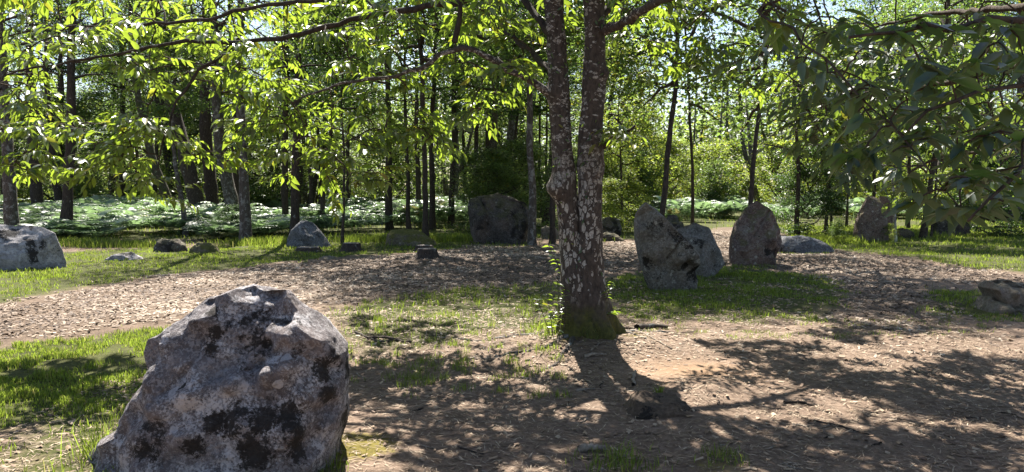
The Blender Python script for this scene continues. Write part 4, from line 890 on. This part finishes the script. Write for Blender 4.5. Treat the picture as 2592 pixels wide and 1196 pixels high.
# ------------------------------------------------------------------ far wood that closes the view
rf = np.random.RandomState(9); fb = MB(); ft = MB()
N = 116000; fy = rf.uniform(66, 94, N); fx = rf.uniform(-.88, .88, N) * fy; fz = np.where(rf.rand(N) < .84, rf.rand(N) ** 1.1 * 10, 8.5 + np.abs(rf.normal(0, 3.2, N)))
P = np.stack([fx, fy, fz], 1); keep = (fbm(P * [1, 1, 1.2], .22, 4, 3) > -.25) | (fz < 2.5); P = P[keep]; N = len(P)
a = rf.uniform(0, 6.28, N); leaves(fb, P, np.stack([np.cos(a), np.sin(a), rf.uniform(-.6, .3, N)], 1), np.array([0, 0, 1.]) + rf.normal(0, .7, (N, 3)), rf.uniform(.4, .85, N), 1)
for k in range(120):
    y = rf.uniform(60, 98); x = rf.uniform(-.9, .9) * y; h = rf.uniform(9, 17); w = rf.uniform(.07, .2); l = rf.normal(0, .5, 2)
    V, Q, T = tube([(x, y, -.1), (x + l[0] * .3, y, h * .4), (x + l[0], y + l[1], h)], [w * 1.2, w, w * .4], 6); ft.add(V, Q, T)
fo = tag(fb.obj('far_wood_foliage', M['farleaf']), 'hazy pale green foliage of the distant wood', 'foliage', kind='stuff')
fo2 = tag(ft.obj('far_wood_trunks', M['bark_grey']), 'dense thin trunks of the distant wood', 'trunks', kind='stuff')

# ------------------------------------------------------------------ bracken
rb = np.random.RandomState(21)
def fern_tpl(seed):
    rs = np.random.RandomState(seed); V = []; T = []
    for fnd in range(5):
        az = fnd * 1.257 + rs.uniform(-.4, .4); L = rs.uniform(.75, 1.1); c, s_ = math.cos(az), math.sin(az); side = np.array([-s_, c, 0])
        def rp(t_): r_ = L * (.15 * t_ + .75 * t_ ** 1.6); z = L * (.95 * t_ - .55 * t_ ** 2.4); return np.array([c * r_, s_ * r_, z])
        n = 9
        for k in range(n):
            t_ = .34 + .66 * k / n; q = rp(t_); tn = norm(rp(min(t_ + .03, 1.02)) - q); w = .42 * L * (1 - (t_ - .34) / .70) + .02
            for sg in (-1, 1):
                tip = q + side * sg * w + tn * w * .35 + np.array([0, 0, -.12 * w]); b0 = q + tn * .018; mid = (q + tip) / 2 + tn * .036 + np.array([0, 0, .04 * w]); mid2 = (q + tip) / 2 - tn * .036
                o = len(V); V += [q - tn * .012, mid2, tip, mid]; T += [(o, o + 1, o + 2), (o, o + 2, o + 3)]
        o = len(V); a_, b_ = rp(0), rp(.6); V += [a_ - side * .006, a_ + side * .006, b_]; T.append((o, o + 1, o + 2))
    return np.array(V), np.array(T)
FT = [fern_tpl(k) for k in range(5)]
fp = []
while len(fp) < 2250:
    u = rb.rand()
    if u < .72:
        d_ = rb.uniform(22.5, 46); px = rb.uniform(-260, 1250); lim = np.interp(px, [-260, 0, 600, 700, 900, 1150, 1250], [22.5, 23, 23.6, 26, 29, 33, 36])
        if d_ < lim: continue
    else:
        d_ = rb.uniform(38, 62); px = rb.uniform(1560, 2700)
        if d_ < np.interp(px, [1560, 1700, 2150, 2300, 2700], [50, 38, 40, 42, 36]): continue
    q = at(px, 520, d_)
    if noise(np.array([q[0], d_]), .35, 77) < -.25: continue
    fp.append((q[0], d_))
fp = np.array(fp); mbf = MB(); fz = hgt(fp[:, 0], fp[:, 1])
for k in range(5):
    sel = np.arange(len(fp)) % 5 == k; q = fp[sel]; n = len(q); Vt, Tt = FT[k]; rot = rb.uniform(0, 6.28, n); s_ = (rb.uniform(.6, 1.25, n) * (1 + .35 * noise(q, .5, 88)))[:, None] * np.stack([np.ones(n), np.ones(n), np.interp(q[:, 1], [22, 25, 34, 40], [.75, 1.0, 1.9, 2.1])], 1)
    c, s2 = np.cos(rot)[:, None], np.sin(rot)[:, None]
    V = np.stack([(Vt[None, :, 0] * c - Vt[None, :, 1] * s2) * s_[:, :1], (Vt[None, :, 0] * s2 + Vt[None, :, 1] * c) * s_[:, :1], Vt[None, :, 2] * s_[:, 2:3]], -1)
    V += np.stack([q[:, 0], q[:, 1], fz[sel]], -1)[:, None, :]
    mbf.add(V, None, (Tt[None] + (np.arange(n) * len(Vt))[:, None, None]).reshape(-1, 3), a=np.repeat(rb.rand(n), len(Vt)))
tag(mbf.obj('bracken', M['fern'], smooth=False), 'pale sunlit bracken covering the forest floor under the trees', 'bracken', kind='stuff')

# ------------------------------------------------------------------ grass
rg = np.random.RandomState(33)
def blades(mb, x, y, h, w, lean=.6, a=None):
    n = len(x); z = hgt(x, y); az = rg.uniform(0, 6.28, n); dx, dy = np.cos(az), np.sin(az); az2 = rg.uniform(0, 6.28, n); wx, wy = np.cos(az2) * w / 2, np.sin(az2) * w / 2
    l = h * rg.uniform(.2, 1.0, n) * lean
    B = np.stack([x, y, z - .005], -1); M1 = B + np.stack([dx * l * .35, dy * l * .35, h * .62], -1); TT = B + np.stack([dx * l, dy * l, h * rg.uniform(.8, 1, n)], -1); S_ = np.stack([wx, wy, np.zeros(n)], -1)
    V = np.stack([B - S_, B + S_, M1 + S_ * .7, M1 - S_ * .7, TT], 1); o = (np.arange(n) * 5)[:, None]
    mb.add(V, np.array([[0, 1, 2, 3]]) + o, np.array([[3, 2, 4]]) + o, a=np.repeat(rg.rand(n) if a is None else a, 5))
gb = MB()
for poly, dens, hh in GRASS:
    A = np.array(poly); lo, hi = A.min(0) - .2, A.max(0) + .2; area = np.prod(hi - lo); n = int(min(area * dens, 400000))
    x = rg.uniform(lo[0], hi[0], n); y = rg.uniform(lo[1], hi[1], n); ja, jb = jit(x, y, .3, 1.8, 131), jit(x, y, .8, 2.6, 331); jm = rg.rand(n) < .65; jx, jy = np.where(jm, ja[0], jb[0]), np.where(jm, ja[1], jb[1])
    P = np.stack([x, y], -1); pn = fbm(P, 1.3, 55, 3); tn = noise(P, 5.5, 57)
    kp = pip(poly, jx, jy) & ~in_path(x, y) & (pn + tn * .8 > rg.uniform(-.75, .75, n)); px_, py_, f_ = to_px(np.stack([x, y, np.zeros(n)], -1)); kp &= (px_ > -300) & (px_ < W + 300)
    x, y, tn = x[kp], y[kp], tn[kp]
    if len(x) > 48000: s_ = rg.choice(len(x), 48000, False); x, y, tn = x[s_], y[s_], tn[s_]
    h = hh * rg.uniform(.45, 1.25, len(x)) * (1 + .6 * np.clip(tn, -.5, 1)); w = .004 + .00055 * y
    blades(gb, x, y, h, w)
n = 14000; d_ = rg.uniform(21, 46, n); px = rg.uniform(-200, 2800, n); x = (px - W / 2) / F * d_
kp = (noise(np.stack([x, d_], -1), .7, 91) > rg.uniform(-.9, .6, n)) & ~in_path(x, d_); x, d_ = x[kp], d_[kp]; blades(gb, x, d_, rg.uniform(.08, .2, len(x)), .012 + .0004 * d_)
# taller tufts at the bracken edge
for px, d_, r_ in [(200, 22, .5), (255, 21.6, .6), (340, 21.5, .5), (650, 22.5, .7), (690, 23, .6), (930, 24, .7), (1050, 25, .7), (1120, 25.5, .7), (1160, 24.5, .5), (2090, 23.5, .6), (2130, 23.7, .6), (2290, 27, .9)]:
    q = at(px, 600, d_); n = 900; blades(gb, q[0] + rg.normal(0, r_, n), d_ + rg.normal(0, r_ * .8, n), rg.uniform(.1, .3, n), .014)
# sparse single tufts in the bare middle ground
for k in range(120):
    px = rg.uniform(860, 1440); py = rg.uniform(755, 930) if k < 85 else rg.uniform(900, 1000)
    q = G(px, py); n = rg.randint(12, 50); blades(gb, q[0] + rg.normal(0, .04, n), q[1] + rg.normal(0, .04, n), rg.uniform(.03, .10, n), .005)
for k in range(90):
    px = rg.uniform(1540, 2500); py = rg.uniform(800, 860); q = G(px, py); n = rg.randint(8, 30); blades(gb, q[0] + rg.normal(0, .05, n), q[1] + rg.normal(0, .05, n), rg.uniform(.02, .06, n), .005)
# grass gathered at the feet of the stones
for x0, x1, y0, y1, n, h in [(1630, 1760, 728, 742, 500, .09), (1745, 1830, 680, 696, 500, .11), (1835, 1950, 662, 676, 500, .09), (-60, 165, 684, 702, 900, .12), (1180, 1330, 610, 620, 400, .12), (715, 840, 622, 636, 400, .12), (2150, 2250, 610, 620, 400, .14), (1950, 2100, 628, 640, 400, .1), (380, 570, 640, 655, 500, .12), (970, 1100, 606, 618, 400, .14), (2465, 2600, 795, 812, 350, .07), (230, 860, 1178, 1240, 900, .08)]:
    q = np.array([G(rg.uniform(x0, x1) * K, rg.uniform(y0, y1) * K) for _ in range(n)]); q[:, :2] += rg.normal(0, .04, (n, 2)); blades(gb, q[:, 0], q[:, 1], h * rg.uniform(.3, .85, n), .004 + .0005 * q[:, 1])
tag(gb.obj('grass', M['grass']), 'short bright grass growing in patches beside the path and between the stones', 'grass', kind='stuff')
def tuft(label, px, py, n, r_, h, spread=.8):
    q = G(px, py); b = MB(); x = q[0] + rg.normal(0, r_, n); y = q[1] + rg.normal(0, r_, n); blades(b, x, y, rg.uniform(.4, 1, n) * h, .006, spread)
    tag(b.obj('grass_tuft', M['grass'], loc=(q[0], q[1], hz1(q[0], q[1]))), label, 'grass tuft', 'grass tufts on bare soil', 'stuff')
tuft('bright grass tuft on bare soil at the bottom centre', 1570, 1160, 300, .11, .10)
tuft('small grass tuft at bottom right of the shaded hummock', 1835, 1165, 120, .07, .09)
tuft('pale thin tuft on the shaded hummock', 1668, 1010, 40, .015, .12)
tuft('long thin grass at the left foot of the foreground boulder', 255, 1165, 160, .07, .26, 1.0)
tuft('dark grass at the right foot of the foreground boulder', 800, 1185, 240, .09, .12)
tuft('grass growing round the left foot of the main trunk', 1400, 850, 260, .08, .16)
tuft('grass growing against the front of the main trunk', 1500, 880, 220, .07, .15)

# ------------------------------------------------------------------ wood chips, needles and dead leaves
rc = np.random.RandomState(41)
def flakes(mb, x, y, L, w, tilt, lift=.006, a=None, thin=False):
    n = len(x); z = hgt(x, y); az = rc.uniform(0, 6.28, n); dv = np.stack([np.cos(az), np.sin(az), rc.normal(0, tilt, n)], -1); sv = np.stack([-np.sin(az), np.cos(az), rc.normal(0, tilt * 1.5, n)], -1)
    c = np.stack([x, y, z + lift * rc.uniform(.5, 2, n)], -1); L = np.broadcast_to(L, (n,))[:, None]; w = np.broadcast_to(w, (n,))[:, None]; up = np.array([0, 0, 1.]) * w * rc.uniform(.05, .4, (n, 1))
    if thin:
        V = np.stack([c - dv * L / 2, c + sv * w / 2 + up, c + dv * L / 2, c - sv * w / 2 + up], 1); mb.add(V, np.array([[0, 1, 2, 3]]) + (np.arange(n) * 4)[:, None], a=np.repeat(rc.rand(n), 4)); return
    V = np.stack([c - dv * L / 2 - sv * w / 2, c - dv * L / 2 * .9 + up, c - dv * L / 2 * .8 + sv * w / 2, c + dv * L / 2 * .9 + sv * w / 2 * .8, c + dv * L / 2 + up, c + dv * L / 2 * .8 - sv * w / 2], 1); o = (np.arange(n) * 6)[:, None]
    Q = np.concatenate([np.array([[0, 1, 4, 5]]) + o, np.array([[1, 2, 3, 4]]) + o]); mb.add(V, Q, a=np.repeat(rc.rand(n) if a is None else a, 6))
def scatter(n, x0, x1, y0, y1): return rc.uniform(x0, x1, n), rc.uniform(y0, y1, n)
cb = MB()
x, y = scatter(260000, -11, 12, 7.2, 30); px_, py_, f_ = to_px(np.stack([x, y, np.zeros(len(x))], -1)); kp = np.where(rc.rand(len(x)) < .7, in_path(x, y, .34), in_path(x, y, .8)) & (px_ > -250) & (px_ < W + 250) & (rc.rand(len(x)) < np.clip(14 / y, .2, 1)); x, y = x[kp][:54000], y[kp][:54000]
flakes(cb, x, y, .02 + .09 * rc.rand(len(x)) ** 1.6, rc.uniform(.008, .03, len(x)), .2, .008, a=np.clip(rc.rand(len(x)) * .9 + .32 * fbm(np.stack([x, y], -1), .9, 71, 3), 0, 1))
x, y = scatter(4000, -3, 6, 7, 14); kp = ~in_path(x, y); x, y = x[kp], y[kp]; flakes(cb, x, y, rc.uniform(.03, .08, len(x)), rc.uniform(.01, .026, len(x)), .2)
tag(cb.obj('wood_chips', M['chip'], smooth=False), 'pale wood chips covering the winding path', 'wood chips', kind='stuff')
lb = MB()
x, y = scatter(72000, -3.4, 5.4, 3.0, 10.0); px_, py_, f_ = to_px(np.stack([x, y, np.zeros(len(x))], -1)); bq = G(1760, 945)
kp = (py_ > 770) & (px_ > -200) & (px_ < W + 200) & ~in_path(x, y) & (np.hypot((x - bq[0]) / .6, (y - bq[1]) / .45) > rc.uniform(.3, 1.6, len(x))) & (noise(np.stack([x, y], -1), 1.7, 61) > rc.uniform(-1.3, .4, len(x)))
x, y = x[kp], y[kp]; flakes(lb, x, y, rc.uniform(.03, .10, len(x)), rc.uniform(.004, .008, len(x)), .12, .005, thin=True)
tag(lb.obj('needle_litter', M['needle'], smooth=False), 'dry needles and bark crumbs strewn over the bare soil', 'litter', kind='stuff')
db = MB()
x, y = scatter(5200, -3.4, 6, 3.0, 13); kp = ~in_path(x, y) | (rc.rand(len(x)) < .3); x, y = x[kp], y[kp]; flakes(db, x, y, rc.uniform(.025, .07, len(x)), rc.uniform(.012, .03, len(x)), .14, .006)
tag(db.obj('dead_leaves', M['deadleaf'], smooth=False), 'scattered brown dead leaves on the bare soil', 'dead leaves', kind='stuff')

# ------------------------------------------------------------------ fallen sticks and pieces of wood
t = NT('weathered_wood'); p = t.obj(); M['drywood'] = t.principled(t.ramp(t.noise(t.map(p, (1, 1, 1)), 35, 6, .7), [(.3, (.10, .075, .055)), (.7, (.34, .28, .22))]), .9)
def stick(label, pts, r0, mat='drywood', name='fallen_stick', group='fallen sticks on the soil', sides=7):
    P = [G(x, y) for x, y in pts]; n = 14; R = resample(P, n, .006, rc); R[:, 2] = hgt(R[:, 0], R[:, 1]) + r0 * .8
    V, Q, T = tube(R, r0 * np.linspace(1, .5, n) * (1 + .12 * rc.normal(0, 1, n)), sides); b = MB(); b.add(V, Q, T)
    o = R[0]; tag(b.obj(name, M[mat], loc=o), label, 'stick', group)
stick('thin crooked stick on sunlit soil right of the main trunk', [(1602, 845), (1640, 868), (1665, 880), (1700, 896)], .012)
stick('short thick broken log behind the crooked stick right of the main trunk', [(1612, 838), (1650, 826), (1690, 830)], .038, 'bark_grey', 'log_piece')
stick('dark short log piece lying left of the broken log', [(1570, 846), (1590, 842), (1608, 843)], .022, 'bark_twig', 'log_piece')
stick('flat pale wood piece in the trunk shadow', [(1478, 912), (1505, 910), (1535, 910)], .018)
stick('thin twig leaning in the trunk shadow', [(1495, 905), (1520, 893), (1548, 890)], .007)
stick('pale wood fragment left of the shaded hummock', [(1460, 985), (1485, 985), (1505, 982)], .013)
stick('upright bark sliver at the left end of the shaded hummock', [(1603, 975), (1606, 955), (1608, 940)], .016)
stick('flat weathered wood chunk at the bottom centre', [(1470, 1134), (1500, 1132), (1530, 1136)], .028, name='log_piece')
stick('long dark twig in the bottom centre shade', [(1160, 1125), (1190, 1133), (1225, 1140)], .007, 'bark')
stick('dark root-like stick right of the hummock', [(1985, 1022), (2020, 1022), (2060, 1032)], .012, 'bark')
stick('long thin stick lying on sunlit soil at lower right', [(2060, 1075), (2110, 1082), (2200, 1110)], .007, 'bark')
stick('dark crooked stick in the grass left of the main trunk', [(930, 862), (975, 856), (1040, 868)], .02, 'bark')
stick('forked dark branch behind the foreground boulder', [(900, 850), (960, 868), (1010, 860)], .015, 'bark_grey')
stick('small pale stick standing out in grass left of the trunk', [(1070, 870), (1078, 852), (1082, 840)], .01)
for k in range(46):
    px, py = rc.uniform(900, 2560), rc.uniform(860, 1185); a = rc.uniform(0, 3.14); l = rc.uniform(14, 48)
    stick('small dry twig among many alike strewn over the bare soil', [(px, py), (px + l * math.cos(a) * .5 + rc.normal(0, 3), py + l * math.sin(a) * .2), (px + l * math.cos(a), py + l * math.sin(a) * .4)], rc.uniform(.003, .008), 'drywood' if rc.rand() < .6 else 'bark', 'twig', 'twigs strewn on the soil', 5)
